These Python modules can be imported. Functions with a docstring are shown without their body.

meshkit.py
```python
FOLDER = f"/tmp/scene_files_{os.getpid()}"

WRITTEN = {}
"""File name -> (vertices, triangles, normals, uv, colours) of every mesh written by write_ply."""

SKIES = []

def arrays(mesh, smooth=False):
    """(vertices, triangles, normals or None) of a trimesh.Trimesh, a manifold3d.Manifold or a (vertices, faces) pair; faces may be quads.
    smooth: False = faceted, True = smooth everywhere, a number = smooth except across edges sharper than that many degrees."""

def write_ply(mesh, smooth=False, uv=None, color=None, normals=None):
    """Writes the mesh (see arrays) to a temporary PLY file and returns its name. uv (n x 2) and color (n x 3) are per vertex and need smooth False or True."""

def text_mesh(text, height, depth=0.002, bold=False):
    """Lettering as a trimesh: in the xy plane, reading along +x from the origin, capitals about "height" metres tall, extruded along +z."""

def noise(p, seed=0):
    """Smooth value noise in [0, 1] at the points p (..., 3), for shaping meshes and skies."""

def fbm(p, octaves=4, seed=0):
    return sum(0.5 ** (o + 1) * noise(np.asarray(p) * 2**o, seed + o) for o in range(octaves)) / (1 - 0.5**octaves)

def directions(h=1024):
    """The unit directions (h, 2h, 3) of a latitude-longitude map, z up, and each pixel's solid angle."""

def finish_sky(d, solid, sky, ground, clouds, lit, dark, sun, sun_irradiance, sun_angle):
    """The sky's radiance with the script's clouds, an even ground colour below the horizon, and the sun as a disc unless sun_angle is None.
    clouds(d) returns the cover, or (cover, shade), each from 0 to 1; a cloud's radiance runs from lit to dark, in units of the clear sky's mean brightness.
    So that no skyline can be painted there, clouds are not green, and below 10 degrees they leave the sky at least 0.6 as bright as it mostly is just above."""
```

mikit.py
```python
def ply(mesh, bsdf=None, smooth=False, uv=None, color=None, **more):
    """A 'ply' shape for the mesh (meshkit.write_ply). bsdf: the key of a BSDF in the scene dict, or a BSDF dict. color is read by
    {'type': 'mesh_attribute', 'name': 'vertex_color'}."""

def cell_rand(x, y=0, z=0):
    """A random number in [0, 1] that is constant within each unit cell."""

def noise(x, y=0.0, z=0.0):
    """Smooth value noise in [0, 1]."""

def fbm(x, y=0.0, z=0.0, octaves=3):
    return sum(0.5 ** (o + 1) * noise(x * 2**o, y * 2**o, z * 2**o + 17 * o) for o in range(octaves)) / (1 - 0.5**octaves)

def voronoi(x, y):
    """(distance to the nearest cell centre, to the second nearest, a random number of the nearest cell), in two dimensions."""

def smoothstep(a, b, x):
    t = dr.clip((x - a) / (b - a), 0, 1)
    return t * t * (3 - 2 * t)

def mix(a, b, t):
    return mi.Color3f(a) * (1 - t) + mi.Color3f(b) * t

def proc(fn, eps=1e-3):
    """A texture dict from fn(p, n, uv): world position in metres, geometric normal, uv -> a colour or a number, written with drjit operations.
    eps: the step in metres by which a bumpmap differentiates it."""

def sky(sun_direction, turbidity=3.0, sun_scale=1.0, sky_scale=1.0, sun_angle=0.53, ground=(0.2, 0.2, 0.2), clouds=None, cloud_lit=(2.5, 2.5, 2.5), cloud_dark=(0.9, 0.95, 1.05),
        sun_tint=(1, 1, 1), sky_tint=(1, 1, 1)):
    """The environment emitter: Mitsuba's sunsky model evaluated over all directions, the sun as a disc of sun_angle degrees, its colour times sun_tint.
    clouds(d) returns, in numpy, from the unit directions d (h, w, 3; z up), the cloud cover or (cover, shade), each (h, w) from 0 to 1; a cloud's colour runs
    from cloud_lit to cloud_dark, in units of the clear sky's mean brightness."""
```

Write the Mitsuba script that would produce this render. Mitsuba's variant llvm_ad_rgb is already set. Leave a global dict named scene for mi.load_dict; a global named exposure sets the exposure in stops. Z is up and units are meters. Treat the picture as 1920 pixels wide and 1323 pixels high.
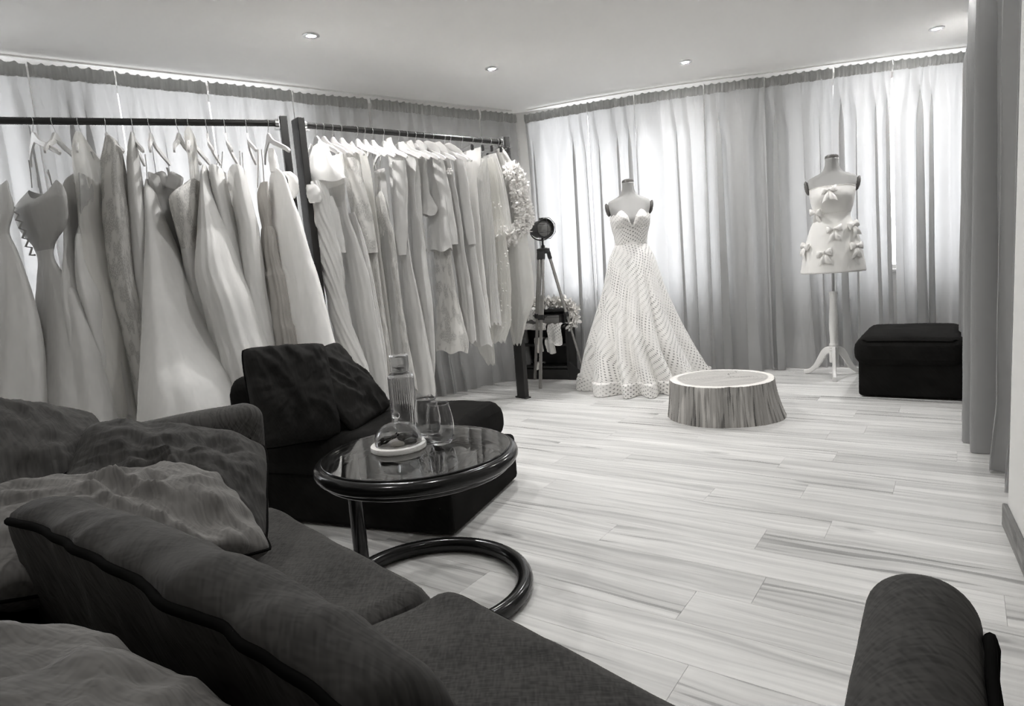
import math, random
import numpy as np, trimesh, drjit as dr, mitsuba as mi, mikit, meshkit
from mikit import noise, fbm, voronoi, cell_rand, smoothstep, mix
import manifold3d as m3
from scipy.interpolate import PchipInterpolator as Pchip

T = mi.ScalarTransform4f
scene, labels = {}, {}
PI = math.pi

# ------------------------------------------------------------------ camera
F = 1195.0                                   # focal length in pixels of the 1920 x 1323 frame
CAM_H = 1.10
_dn = np.array([698., 8890., F]); _dn /= np.linalg.norm(_dn)      # world down, in camera axes (right, down, forward)
_fw = np.array([0, 0, 1.]) - _dn * _dn[2]; _fw /= np.linalg.norm(_fw)
_rt = np.cross(_fw, -_dn)
_to_world = lambda c: np.array([c @ _rt, c @ _fw, -(c @ _dn)])
_look, _up = _to_world(np.array([0, 0, 1.])), _to_world(np.array([0, -1., 0]))
scene['camera'] = {'type': 'perspective', 'fov_axis': 'x', 'fov': math.degrees(2 * math.atan(960 / F)), 'near_clip': 0.02, 'far_clip': 200.,
                   'to_world': T().look_at(origin=[0, 0, CAM_H], target=[float(_look[0]), float(_look[1]), float(CAM_H + _look[2])], up=[float(x) for x in _up])}

# ------------------------------------------------------------------ daylight outside and exposure
scene['sky'] = mikit.sky((0.3, -0.5, 0.8), turbidity=4.0, sun_scale=0.0, sky_scale=3.0, ground=(0.5, 0.5, 0.5), clouds=lambda d: np.ones(d.shape[:2]), cloud_lit=(1.0, 1.02, 1.05), cloud_dark=(0.9, 0.92, 0.95), sky_tint=(1.0, 1.0, 1.0))
exposure = 4.05
LAMP = 100.0

def ray(px, py):
    return _to_world(np.array([px - 960., py - 661.5, F]))

def on_z(px, py, z=0.):
    """The point of the level z that the photograph shows at the pixel: the survey of the room."""
    r = ray(px, py); t = (z - CAM_H) / r[2]
    return np.array([r[0] * t, r[1] * t, z])

def at_y(px, py, y):
    r = ray(px, py); t = y / r[1]
    return np.array([r[0] * t, y, CAM_H + r[2] * t])
# ------------------------------------------------------------------ helpers
def V(*a): return np.array(a, float)
def unit(v): v = np.asarray(v, float); return v / np.linalg.norm(v)

def frame(o, x, y=None, z=None):
    """4 x 4 matrix with origin o and axis x; the other axes from y or z."""
    x = unit(x)
    if z is not None:
        z = unit(z); y = unit(np.cross(z, x)); x = np.cross(y, z)
    else:
        y = unit(np.asarray(y) - x * np.dot(x, y)); z = np.cross(x, y)
    m = np.eye(4); m[:3, 0], m[:3, 1], m[:3, 2], m[:3, 3] = x, y, z, o
    return m

def rotz(a, o=(0, 0, 0)): return frame(o, V(math.cos(a), math.sin(a), 0), z=(0, 0, 1))

def moved(mesh, m):
    mesh = mesh.copy(); mesh.apply_transform(m); return mesh

def tag(key, label=None, cat=None, group=None, kind=None):
    d = labels.setdefault(key, {})
    for k, v in (('label', label), ('category', cat), ('group', group), ('kind', kind)):
        if v: d[k] = v

def put(key, mesh, mat, smooth=30, label=None, cat=None, group=None, kind=None, **kw):
    n, k = 0, key
    while k in scene: n += 1; k = f'{key}_{n:03d}'
    scene[k] = mikit.ply(mesh, mat, smooth=smooth, **kw)
    tag(k, label, cat, group, kind)
    return k

used_names = set()
def thing(name, label, cat, group=None, kind=None):
    n, k = 0, name
    while k in used_names or k in scene: n += 1; k = f'{name}_{n:03d}'
    used_names.add(k); tag(k, label, cat, group, kind)
    return k

def tm(v, f): return trimesh.Trimesh(np.asarray(v, float), np.asarray(f), process=False)
def cat_(ms): return trimesh.util.concatenate(ms)

def grid(P, wrap=False, cap=False):
    """Mesh of a grid of points (rows, columns, 3); wrap joins the last column to the first; cap closes the first and last row."""
    r, c = P.shape[:2]
    i, j = np.meshgrid(np.arange(r - 1), np.arange(c if wrap else c - 1), indexing='ij')
    j2 = (j + 1) % c
    a, b, d, e = i * c + j, i * c + j2, (i + 1) * c + j2, (i + 1) * c + j
    f = np.concatenate([np.stack([a, b, d], -1).reshape(-1, 3), np.stack([a, d, e], -1).reshape(-1, 3)])
    v = P.reshape(-1, 3)
    if cap:
        n = len(v); v = np.vstack([v, P[0].mean(0), P[-1].mean(0)])
        k = np.arange(c); k2 = (k + 1) % c
        f = np.vstack([f, np.stack([k2, k, k * 0 + n], 1), np.stack([(r - 1) * c + k, (r - 1) * c + k2, k * 0 + n + 1], 1)])
    return tm(v, f)

def box(sx, sy, sz, c=(0, 0, 0)):
    b = trimesh.creation.box((sx, sy, sz)); b.apply_translation(c); return b

def rbox(sx, sy, sz, r, c=(0, 0, 0), seg=12):
    """Box with rounded edges."""
    s = m3.Manifold.sphere(r, seg)
    ms = [s.translate([x * (sx / 2 - r) + c[0], y * (sy / 2 - r) + c[1], z * (sz / 2 - r) + c[2]]) for x in (-1, 1) for y in (-1, 1) for z in (-1, 1)]
    m = m3.Manifold.batch_hull(ms).to_mesh()
    return tm(m.vert_properties[:, :3], m.tri_verts)

def cbox(sx, sy, sz, ch, c=(0, 0, 0)):
    """Box with chamfered edges: the hull of three boxes."""
    ms = [m3.Manifold.cube([sx - 2 * ch * (k != 0), sy - 2 * ch * (k != 1), sz - 2 * ch * (k != 2)], True) for k in range(3)]
    ms = [m3.Manifold.cube([sx - 2 * ch * (k != i), sy - 2 * ch * (k != i) , sz - 2 * ch * (k != i)], True) if False else q for i, (k, q) in enumerate(zip(range(3), ms))]
    m = m3.Manifold.batch_hull(ms).translate(list(c)).to_mesh()
    return tm(m.vert_properties[:, :3], m.tri_verts)

def lathe(prof, n=32, cap=False, ang=None):
    """Revolves (radius, height) pairs about z."""
    prof = np.asarray(prof, float); a = np.arange(n) * 2 * PI / n
    P = np.stack([prof[:, :1] * np.cos(a), prof[:, :1] * np.sin(a), prof[:, 1:] + 0 * a], -1)
    return grid(P[:, ::1], True, cap)

def tube(pts, r, n=8, closed=False, cap=True, flat=1.0):
    pts = np.asarray(pts, float); r = np.broadcast_to(r, (len(pts),)).astype(float)
    t = (np.roll(pts, -1, 0) - np.roll(pts, 1, 0)) if closed else np.gradient(pts, axis=0)
    t /= np.linalg.norm(t, axis=1, keepdims=True) + 1e-12
    u = np.cross(t[0], [0, 0, 1.] if abs(t[0][2]) < .9 else [1., 0, 0]); u /= np.linalg.norm(u)
    us = []
    for k in range(len(pts)):
        u = u - t[k] * np.dot(u, t[k]); u /= np.linalg.norm(u); us.append(u)
    us = np.array(us); w = np.cross(t, us); a = np.arange(n) * 2 * PI / n
    P = pts[:, None] + r[:, None, None] * (np.cos(a)[None, :, None] * us[:, None] + flat * np.sin(a)[None, :, None] * w[:, None])
    if closed: P = np.concatenate([P, P[:1]])
    return grid(P, True, cap and not closed)

def spline(pts, n):
    pts = np.asarray(pts, float); s = np.concatenate([[0], np.cumsum(np.linalg.norm(np.diff(pts, axis=0), axis=1))])
    from scipy.interpolate import CubicSpline
    return CubicSpline(s, pts)(np.linspace(0, s[-1], n))

def ss(a, b, x):
    t = np.clip((np.asarray(x, float) - a) / (b - a), 0, 1); return t * t * (3 - 2 * t)

def hull(*ms):
    m = m3.Manifold.batch_hull(list(ms)).to_mesh(); return tm(m.vert_properties[:, :3], m.tri_verts)

def ball(c, r, seg=12): return m3.Manifold.sphere(r, seg).translate([float(x) for x in c])

def mani(mesh): return m3.Manifold(m3.Mesh(np.asarray(mesh.vertices, np.float32), np.asarray(mesh.faces, np.uint32)))
def unmani(m): m = m.to_mesh(); return tm(m.vert_properties[:, :3], m.tri_verts)

# ------------------------------------------------------------------ materials
def mat(key, d, two=True):
    scene[key] = {'type': 'twosided', 'b': d} if two else d
    return key
def rgb(*c): return {'type': 'rgb', 'value': list(c) if len(c) > 1 else [c[0]] * 3}
def pr(color, rough=.5, **k): return {'type': 'principled', 'base_color': color if isinstance(color, dict) else rgb(*np.atleast_1d(color)), 'roughness': rough, **k}

WARM = (1.0, .992, .972)
def g(v): return tuple(v * w for w in WARM)

mat('paint_white', pr(g(.60), .8))
mat('paint_ceiling', pr(g(.86), .9))
mat('paint_wall', pr(g(.74), .8))
mat('frame_white', pr(g(.8), .4))
mat('glass_pane', {'type': 'thindielectric'}, False)
mat('curtain_cloth', {'type': 'principledthin', 'base_color': rgb(.56, .56, .56), 'roughness': .6, 'diff_trans': 1.15, 'spec_trans': 0.0}, False)
mat('curtain_tape', {'type': 'principledthin', 'base_color': rgb(.40, .40, .39), 'roughness': .8, 'diff_trans': .25, 'spec_trans': 0.0}, False)
mat('chrome', pr(.75, .18, metallic=1.0))
mat('black_metal', pr(.018, .35, specular=.5))
mat('black_lacquer', pr(.005, .16, specular=.4, clearcoat=.25, clearcoat_gloss=.95))
mat('bulb', pr(.9, .5))

# floor boards: laid at PLANK_A, PLANK_W wide, PLANK_L long, every row shifted
PLANK_A, PLANK_W, PLANK_L = math.radians(-35.5), .192, 1.285
_pc, _ps = math.cos(PLANK_A), math.sin(PLANK_A)
def row_shift(j): return (j * .37 + .13 * math.sin(j * 2.3)) % 1.0 * PLANK_L
def wood_floor(p, n, uv):
    u = p.x * _pc + p.y * _ps; v = -p.x * _ps + p.y * _pc
    j = dr.floor(v / PLANK_W)
    jj = j * .37 + .13 * dr.sin(j * 2.3)
    sh = (jj - dr.floor(jj)) * PLANK_L
    i = dr.floor((u - sh) / PLANK_L)
    r1, r2 = cell_rand(i, j, 1), cell_rand(i, j, 2)
    uu, vv = u + r1 * 31.0, v + r2 * 17.0
    wob = (fbm(uu * 1.9, vv * 7.0, r1 * 9, 3) - .5) * .085
    broad = fbm(uu * .9, (vv + wob) * 15.0, 3.0, 3)
    fine = fbm(uu * 3.0, (vv + wob * .8) * 75.0, 7.0, 3)
    streak = smoothstep(.60, .82, fbm(uu * 1.1, (vv + wob) * 30.0, 11.0, 3))
    crack = smoothstep(.70, .80, noise(uu * 1.4, (vv + wob) * 52.0, 5.0)) * smoothstep(.45, .7, noise(uu * .8, vv * 6, 2.0))
    kx, ky = uu * 1.25, vv * 4.2
    d, d2, w = voronoi(kx, ky)
    knot = smoothstep(.11, .02, d) * smoothstep(.72, .8, w)
    ring = (.5 + .5 * dr.sin(d * 95.0)) * smoothstep(.20, .04, d) * smoothstep(.72, .8, w)
    val = .53 + .07 * (r1 - .5) + .25 * (broad - .5) + .21 * (fine - .5) - .10 * streak - .20 * crack - .17 * knot - .07 * ring
    val = dr.clip(val, .14, .85)
    return mi.Color3f(val, val * .99, val * .972)
mat('floor_board', pr(mikit.proc(wood_floor), .42, specular=.4))
# ------------------------------------------------------------------ the room
CEIL = 2.60
def wall(key, a, b, thick, z0, z1, holes=(), material='paint_wall', side=1):
    """Upright slab from a to b (plan), its inner face on that line, thickness to the left (side=1) of a->b; holes (s0, s1, z0, z1)."""
    a, b = V(*a), V(*b); L = np.linalg.norm(b - a); d = (b - a) / L
    m = m3.Manifold.cube([L, thick, z1 - z0]).translate([0, 0 if side > 0 else -thick, z0])
    for s0, s1, h0, h1 in holes:
        m = m - m3.Manifold.cube([s1 - s0, thick + .2, h1 - h0]).translate([s0, -.1 - (0 if side > 0 else thick), h0])
    M = np.eye(4); M[:2, 0] = d; M[:2, 1] = [-d[1], d[0]]; M[:2, 3] = a
    put(key, moved(unmani(m), M), material, False, kind='structure')
    return M

WL0, WL1 = V(-4.6, 2.98), V(-.02, 6.60)                      # left wall, its room face
WB0, WB1 = V(-.02, 6.60), V(4.75, 5.62)                     # far wall
Lw = np.linalg.norm(WL1 - WL0)
LEFT_WIN = [(.75, 2.05, .92, 2.565), (2.35, 3.78, .92, 2.565)]
BACK_WIN = [(.42, 1.12, .80, 2.565), (1.16, 1.98, .80, 2.36), (2.92, 3.42, .80, 2.565), (3.48, 4.4, .80, 2.565)]
ML = wall('wall_left', WL0, WL1, .22, -.05, CEIL + .05, LEFT_WIN)
MB = wall('wall_back', WB0, WB1, .22, -.05, CEIL + .05, BACK_WIN)
wall('wall_far_right', (4.75, 5.62), (4.75, -2.0), .15, -.05, CEIL + .05)
WR0, WR1 = V(1.795, 2.255), V(1.50, 1.752)
wall('wall_right', WR0, WR1, .16, -.02, CEIL + .02, material='paint_white')
wall('wall_right_front', (1.50, 1.752), (2.5, -2.0), .16, -.02, CEIL + .02, material='paint_white')
wall('wall_rear', (4.75, -2.0), (-4.6, -2.0), .15, -.05, CEIL + .05)
wall('wall_side', (-4.6, -2.0), (-4.6, 2.98), .15, -.05, CEIL + .05)
put('ceiling', box(9.7, 9.2, .12, (.08, 2.45, CEIL + .06)), 'paint_ceiling', False, kind='structure')
put('floor', box(9.7, 9.2, .1, (.08, 2.45, -.0545)), 'floor_board', False, kind='structure')

n_win = 0
def window(M, s0, s1, z0, z1, thick=.22):
    """Frame with a mullion and glass panes set into the wall."""
    global n_win; n_win += 1
    k = f'window_{n_win}'; w, h = s1 - s0, z1 - z0; y = thick * .6
    fr = [box(w, .06, .05, (w / 2, y, z0 + .025)), box(w, .06, .05, (w / 2, y, z1 - .025)), box(.05, .06, h, (.025, y, z0 + h / 2)), box(.05, .06, h, (w - .025, y, z0 + h / 2))]
    if w > .9: fr.append(box(.06, .055, h, (w / 2, y, z0 + h / 2)))
    Mo = M @ trimesh.transformations.translation_matrix((s0, 0, 0))
    put(k + '__window_frame', moved(cat_(fr), Mo), 'frame_white', False)
    xs = [.05, w / 2 - .03, w / 2 + .03, w - .05] if w > .9 else [.05, w - .05]
    for a, b in zip(xs[::2], xs[1::2]):
        put(k + '__pane', moved(tm([[a, y, z0 + .05], [b, y, z0 + .05], [b, y, z1 - .05], [a, y, z1 - .05]], [[0, 1, 2], [0, 2, 3]]), Mo), 'glass_pane', False)
    put(k + '__sill', moved(cbox(w + .06, .14, .025, .004, (w / 2, .05, z0 - .0125 + .012)), Mo), 'frame_white', False)
    tag(k, kind='structure')
for hole in LEFT_WIN: window(ML, *hole)
for hole in BACK_WIN: window(MB, *hole)

# floor boards one by one: chamfered planks, clipped to the part of the room in view
from shapely.geometry import Polygon, box as sbox
from shapely import affinity
def in_view(poly):
    return poly.intersection(VIEW)
inside = Polygon([(-3.9, 3.45), (-.05, 6.52), (4.65, 5.55), (4.65, 4.9), (1.78, 2.24), (1.49, 1.74), (1.85, .3), (-.4, .3), (-2.0, 1.4)])
VIEW = inside
nplank = 0
for j in range(-30, 60):
    for i in range(-12, 14):
        u0 = i * PLANK_L + row_shift(j); v0 = j * PLANK_W
        q = affinity.rotate(sbox(u0 + .0002, v0 + .0002, u0 + PLANK_L - .0002, v0 + PLANK_W - .0002), math.degrees(PLANK_A), origin=(0, 0))
        q = q.intersection(VIEW)
        if q.is_empty or q.area < .004 or q.geom_type != 'Polygon': continue
        c = np.array(q.exterior.coords)[:-1]
        if Polygon(c).exterior.is_ccw is False: c = c[::-1]
        ins = np.array(q.buffer(-.0007, join_style=2).exterior.coords)[:-1]
        n = len(c)
        if len(ins) != n: ins = c
        else:
            if not Polygon(ins).exterior.is_ccw: ins = ins[::-1]
            k0 = np.argmin(np.linalg.norm(ins - c[0], axis=1)); ins = np.roll(ins, -k0, 0)
        v = np.vstack([np.c_[c, np.full(n, -.005)], np.c_[c, np.full(n, -.0007)], np.c_[ins, np.zeros(n)]])
        f = []
        for r in (0, 1):
            for a in range(n):
                b = (a + 1) % n; f += [[r * n + a, r * n + b, r * n + n + b], [r * n + a, r * n + n + b, r * n + n + a]]
        f += [[2 * n, 2 * n + a, 2 * n + a + 1] for a in range(1, n - 1)]
        put('floor__plank', tm(v, f), 'floor_board', False); nplank += 1

# skirting board on the right wall
d = unit(WR1 - WR0); nrm = V(d[1], -d[0])                     # into the room
Mbb = np.eye(4); Mbb[:2, 0] = d; Mbb[:2, 1] = nrm; Mbb[:2, 3] = WR0
def skirting_wood(p, n, uv):
    u = p.x * .5 + p.y * .86
    t = fbm(u * 6.0, p.z * 60.0, 2.0, 3); k = smoothstep(.6, .8, fbm(u * 14.0, p.z * 30.0, 5.0, 2))
    v = .16 + .16 * (t - .5) - .06 * k
    return mi.Color3f(v, v * .985, v * .96)
mat('skirting_wood', pr(mikit.proc(skirting_wood), .5))
put('baseboard_right', moved(cbox(.59, .016, .085, .003, (.28, .008, .0425)), Mbb), 'skirting_wood', False, kind='structure')

# ------------------------------------------------------------------ curtains
LTRACK = [(-4.1, 3.11), (-2.797, 4.13), (-1.522, 5.10), (.20, 6.42)]
BTRACK = [(.30, 6.46), (.86, 6.20), (1.274, 6.05), (1.873, 5.88), (2.39, 5.78), (3.1, 5.62), (3.98, 5.46)]
RTRACK = [(4.03, 5.40), (3.39, 4.62), (2.83, 3.86), (2.365, 3.16), (2.16, 2.71), (2.09, 2.44)]
class Track:
    def __init__(self, pts, n=400):
        self.p = spline(np.array(pts), n); self.s = np.concatenate([[0], np.cumsum(np.linalg.norm(np.diff(self.p, axis=0), axis=1))])
    def at(self, s):
        q = np.stack([np.interp(s, self.s, self.p[:, k]) for k in (0, 1)], -1); e0, e1 = unit(self.p[1] - self.p[0]), unit(self.p[-1] - self.p[-2])
        return q + np.minimum(np.asarray(s, float), 0)[..., None] * e0 + np.maximum(np.asarray(s, float) - self.s[-1], 0)[..., None] * e1
    def normal(self, s):
        d = self.at(s + .02) - self.at(s - .02); d /= np.linalg.norm(d, axis=-1, keepdims=True)
        return np.stack([d[..., 1], -d[..., 0]], -1)                   # to the right of the walk: into the room
    def find(self, px):
        az = [(q[0] / q[1]) for q in self.p]
        r = ray(px, 150.0); return float(np.interp(r[0] / r[1], az, self.s)) if az[0] < az[-1] else float(np.interp(-r[0] / r[1], [-a for a in az], self.s))

def curtain(track, s0, s1, seed, label, group, lam=.16, amp=.045, flare=.05, header=True, ztop=CEIL - .028, depth=0., sideways=0., full=1.0, lean0=0., lean1=0.):
    rng = np.random.RandomState(seed)
    L = s1 - s0; key = thing('curtain', label, 'curtain', group)
    nc, nr = max(24, int(L * full / .0085)), 58
    t = np.linspace(0, 1, nc); z0 = .006
    zz = np.concatenate([np.linspace(ztop - .075, ztop - .20, 12)[:-1], np.linspace(ztop - .20, z0, nr - 11)])
    h = (ztop - zz) / (ztop - z0)                                      # 0 top, 1 floor
    n_f = max(2, L / lam)
    ph = 2 * PI * n_f * (t + .20 / n_f * np.sin(2 * PI * t * n_f / 2.7 + rng.rand() * 6) + .16 / n_f * np.sin(2 * PI * t * n_f / 4.3 + rng.rand() * 6)) + rng.rand() * 6
    amps = .35 + 1.25 * meshkit.noise(np.stack([t * n_f * .8, 0 * t + seed, 0 * t], -1), seed)
    S, Z = np.meshgrid(s0 + t * L, zz); TT, HH = np.meshgrid(t, h); PHI, AMPS = np.tile(ph, (len(zz), 1)), np.tile(amps, (len(zz), 1))
    PHI = PHI + 1.3 * HH * np.sin(2 * PI * TT * 1.3 + rng.rand() * 6) + .8 * (meshkit.noise(np.stack([TT * n_f * .6, HH * 1.4, 0 * TT], -1), seed + 1) - .5) * HH * 2
    grow = .25 + .75 * ss(0.0, .16, HH) ; A = amp * grow * (.85 + .35 * HH) * AMPS
    D = A * (np.sin(PHI) + .28 * np.sin(2 * PHI + 1.1) )
    top = np.exp(-HH / .035)
    fine = 2 * PI * t * L / .032 + 2.2 * meshkit.noise(np.stack([t * L * 14, 0 * t, 0 * t], -1), seed + 5)
    D += top * .007 * np.sin(np.tile(fine, (len(zz), 1)))
    D += .012 * (meshkit.fbm(np.stack([S * 5, Z * 2.2, 0 * S], -1), 3, seed + 2) - .5) * ss(.02, .2, HH)
    low = ss(.86, 1.0, HH)
    D += flare * HH ** 2 + low * .05 * (meshkit.noise(np.stack([S * 6, 0 * S, 0 * S + 3], -1), seed + 3) - .1)
    D += depth
    SS = S + A * 1.05 * np.cos(PHI) * ss(0.02, .2, HH) * ss(0, .08, TT) * ss(1, .92, TT) + sideways * HH + (lean0 * (1 - TT) + lean1 * TT) * HH ** 1.3
    Zr = Z + low * (1 - low) * .0
    # the hem rests on the floor: buckles where the cloth is long
    buck = low * .035 * (meshkit.noise(np.stack([S * 9, 0 * S, 0 * S + 7], -1), seed + 4))
    Zr = np.maximum(Zr + buck * np.sin(low * PI), z0)
    xy, nn = track.at(SS), track.normal(SS)
    P = np.concatenate([xy + nn * D[..., None], Zr[..., None]], -1)
    put(key + '__fabric', grid(P), 'curtain_cloth', True)
    if header:
        ht = np.linspace(0, 1, 7)
        nc2 = max(30, int(L / .0055)); t2 = np.linspace(0, 1, nc2)
        fine = 2 * PI * t2 * L / .032 + 2.2 * meshkit.noise(np.stack([t2 * L * 14, 0 * t2, 0 * t2], -1), seed + 5)
        S2, H2 = np.meshgrid(s0 + t2 * L, ht); F2 = np.tile(fine, (7, 1))
        sag = .012 * (meshkit.noise(np.stack([S2 * 4.2, 0 * S2, 0 * S2], -1), seed + 6) - .35)
        D2 = .007 * np.sin(F2 + .5 * H2) + .006 * np.sin(F2 * .37 + 2) + depth + .010 * np.sin(H2 * PI) + amp * .25 * np.interp(t2, t, np.sin(ph) * amps) * H2
        Z2 = ztop - .085 * H2 - sag * (1 - H2) + .005 * np.sin(F2 * .5 + 1) * (1 - H2) ** 2
        P2 = np.concatenate([track.at(S2) + track.normal(S2) * D2[..., None] + track.normal(S2) * .004, Z2[..., None]], -1)
        put(key + '__header_tape', grid(P2), 'curtain_tape', True)
    return key

TL, TB, TR = Track(LTRACK), Track(BTRACK), Track(RTRACK)
def rail(track, s0, s1, label):
    s = np.linspace(s0, s1, 60); xy, nn = track.at(s), track.normal(s)
    prof = [(-.022, -.010), (-.004, -.010), (-.004, 0), (-.022, 0)]
    P = np.stack([np.c_[xy + nn * a, np.full(60, CEIL + b)] for a, b in prof], 1)
    k = thing('curtain_rail', label, 'curtain rail'); put(k, grid(P, True, True), 'frame_white', False)
rail(TL, .05, TL.s[-1] - .02, 'slim white curtain rail on the ceiling along the left wall above the gown racks')
rail(TB, .02, TB.s[-1] - .02, 'slim white curtain rail on the ceiling along the far wall behind the mannequins')
rail(TR, .05, TR.s[-1] - .02, 'slim white curtain rail on the ceiling above the grey curtain beside the ottoman')

LW = 'sheer white curtains along the left wall'
BW = 'pale curtains along the far wall'
lx = [-70, 54, 216, 385, 543, 686, 787, 892, 972]
LL = ['gathered white curtain at the far left edge, behind the first hanger', 'bright sheer curtain second from the left edge, behind the mermaid gown', 'bright sheer curtain behind the middle hangers of the left rack',
      'bright sheer curtain behind the right-hand end of the left rack, beside the black posts', 'grey pleated curtain directly right of the two black rack posts', 'grey pleated curtain above the middle of the right-hand rack rod',
      'grey pleated curtain above the clip hangers of the right-hand rack', 'grey curtain in the room corner, hanging behind the white feather stole']
for k in range(8):
    s0, s1 = TL.find(lx[k]), TL.find(lx[k + 1])
    curtain(TL, s0 + .004, s1 - .004, 100 + k, LL[k], LW, lam=[.15, .13, .14, .14, .17, .16, .15, .17][k], amp=.034, flare=.05, depth=.012 * (k % 2), ztop=CEIL - .042)
bx = [978, 1098, 1187, 1318, 1432, 1562, 1672, 1822]
BL = ['bright curtain in the corner behind the black tripod lamp', 'bright curtain behind the left shoulder of the mannequin in the lace ball gown', 'pale curtain just right of the mannequin in the lace ball gown',
      'grey curtain behind the tree-stump stool, left of the middle', 'grey curtain with heavy folds left of the mini-dress mannequin', 'curtain directly behind the right side of the mini-dress mannequin', 'bright curtain behind the dark ottoman at the right end of the far wall']
for k in range(7):
    s0, s1 = TB.find(bx[k]), TB.find(bx[k + 1])
    curtain(TB, s0 + .004, s1 - .004, 200 + k, BL[k], BW, lam=[.17, .15, .15, .17, .16, .13, .14][k], amp=.036, flare=.10 if k > 1 else .06, depth=.012 * (k % 2), ztop=CEIL - .040)
curtain(TR, .03, TR.s[-1] - .02, 301, 'tall grey curtain drawn forward beside the white wall at the right edge', None, lam=.27, amp=.075, flare=-.03, ztop=CEIL - .02)

# ------------------------------------------------------------------ ceiling downlights
LAMPS = [(-1.076, 4.142), (.016, 5.071), (1.549, 5.294), (3.314, 4.95)]
HIDDEN = [(-.75, 2.95), (.75, 3.3), (2.3, 3.2), (-1.2, .95), (.1, 1.55)]
LH = ['recessed ceiling spotlight above the second sofa, out of the frame', 'recessed ceiling spotlight above the middle of the floor, out of the frame', 'recessed ceiling spotlight in front of the right-hand curtain, out of the frame',
      'recessed ceiling spotlight above the sofa back, out of the frame', 'recessed ceiling spotlight above the sofa seat, out of the frame']
LN = ['round recessed ceiling spotlight above the left gown rack', 'round recessed ceiling spotlight above the end of the right gown rack', 'round recessed ceiling spotlight above the lace ball gown', 'round recessed ceiling spotlight above the ottoman at the far right']
ring_m = lathe([(.026, 0.0), (.030, -.007), (.042, -.009), (.051, -.005), (.052, 0.0)], 40)
cone_m = lathe([(.0305, -.0062), (.0298, .0002)], 40)
bulb_m = lathe([(0.0001, -.004), (.018, -.0065), (.027, -.005), (.0295, -.0015)], 32)
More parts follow.
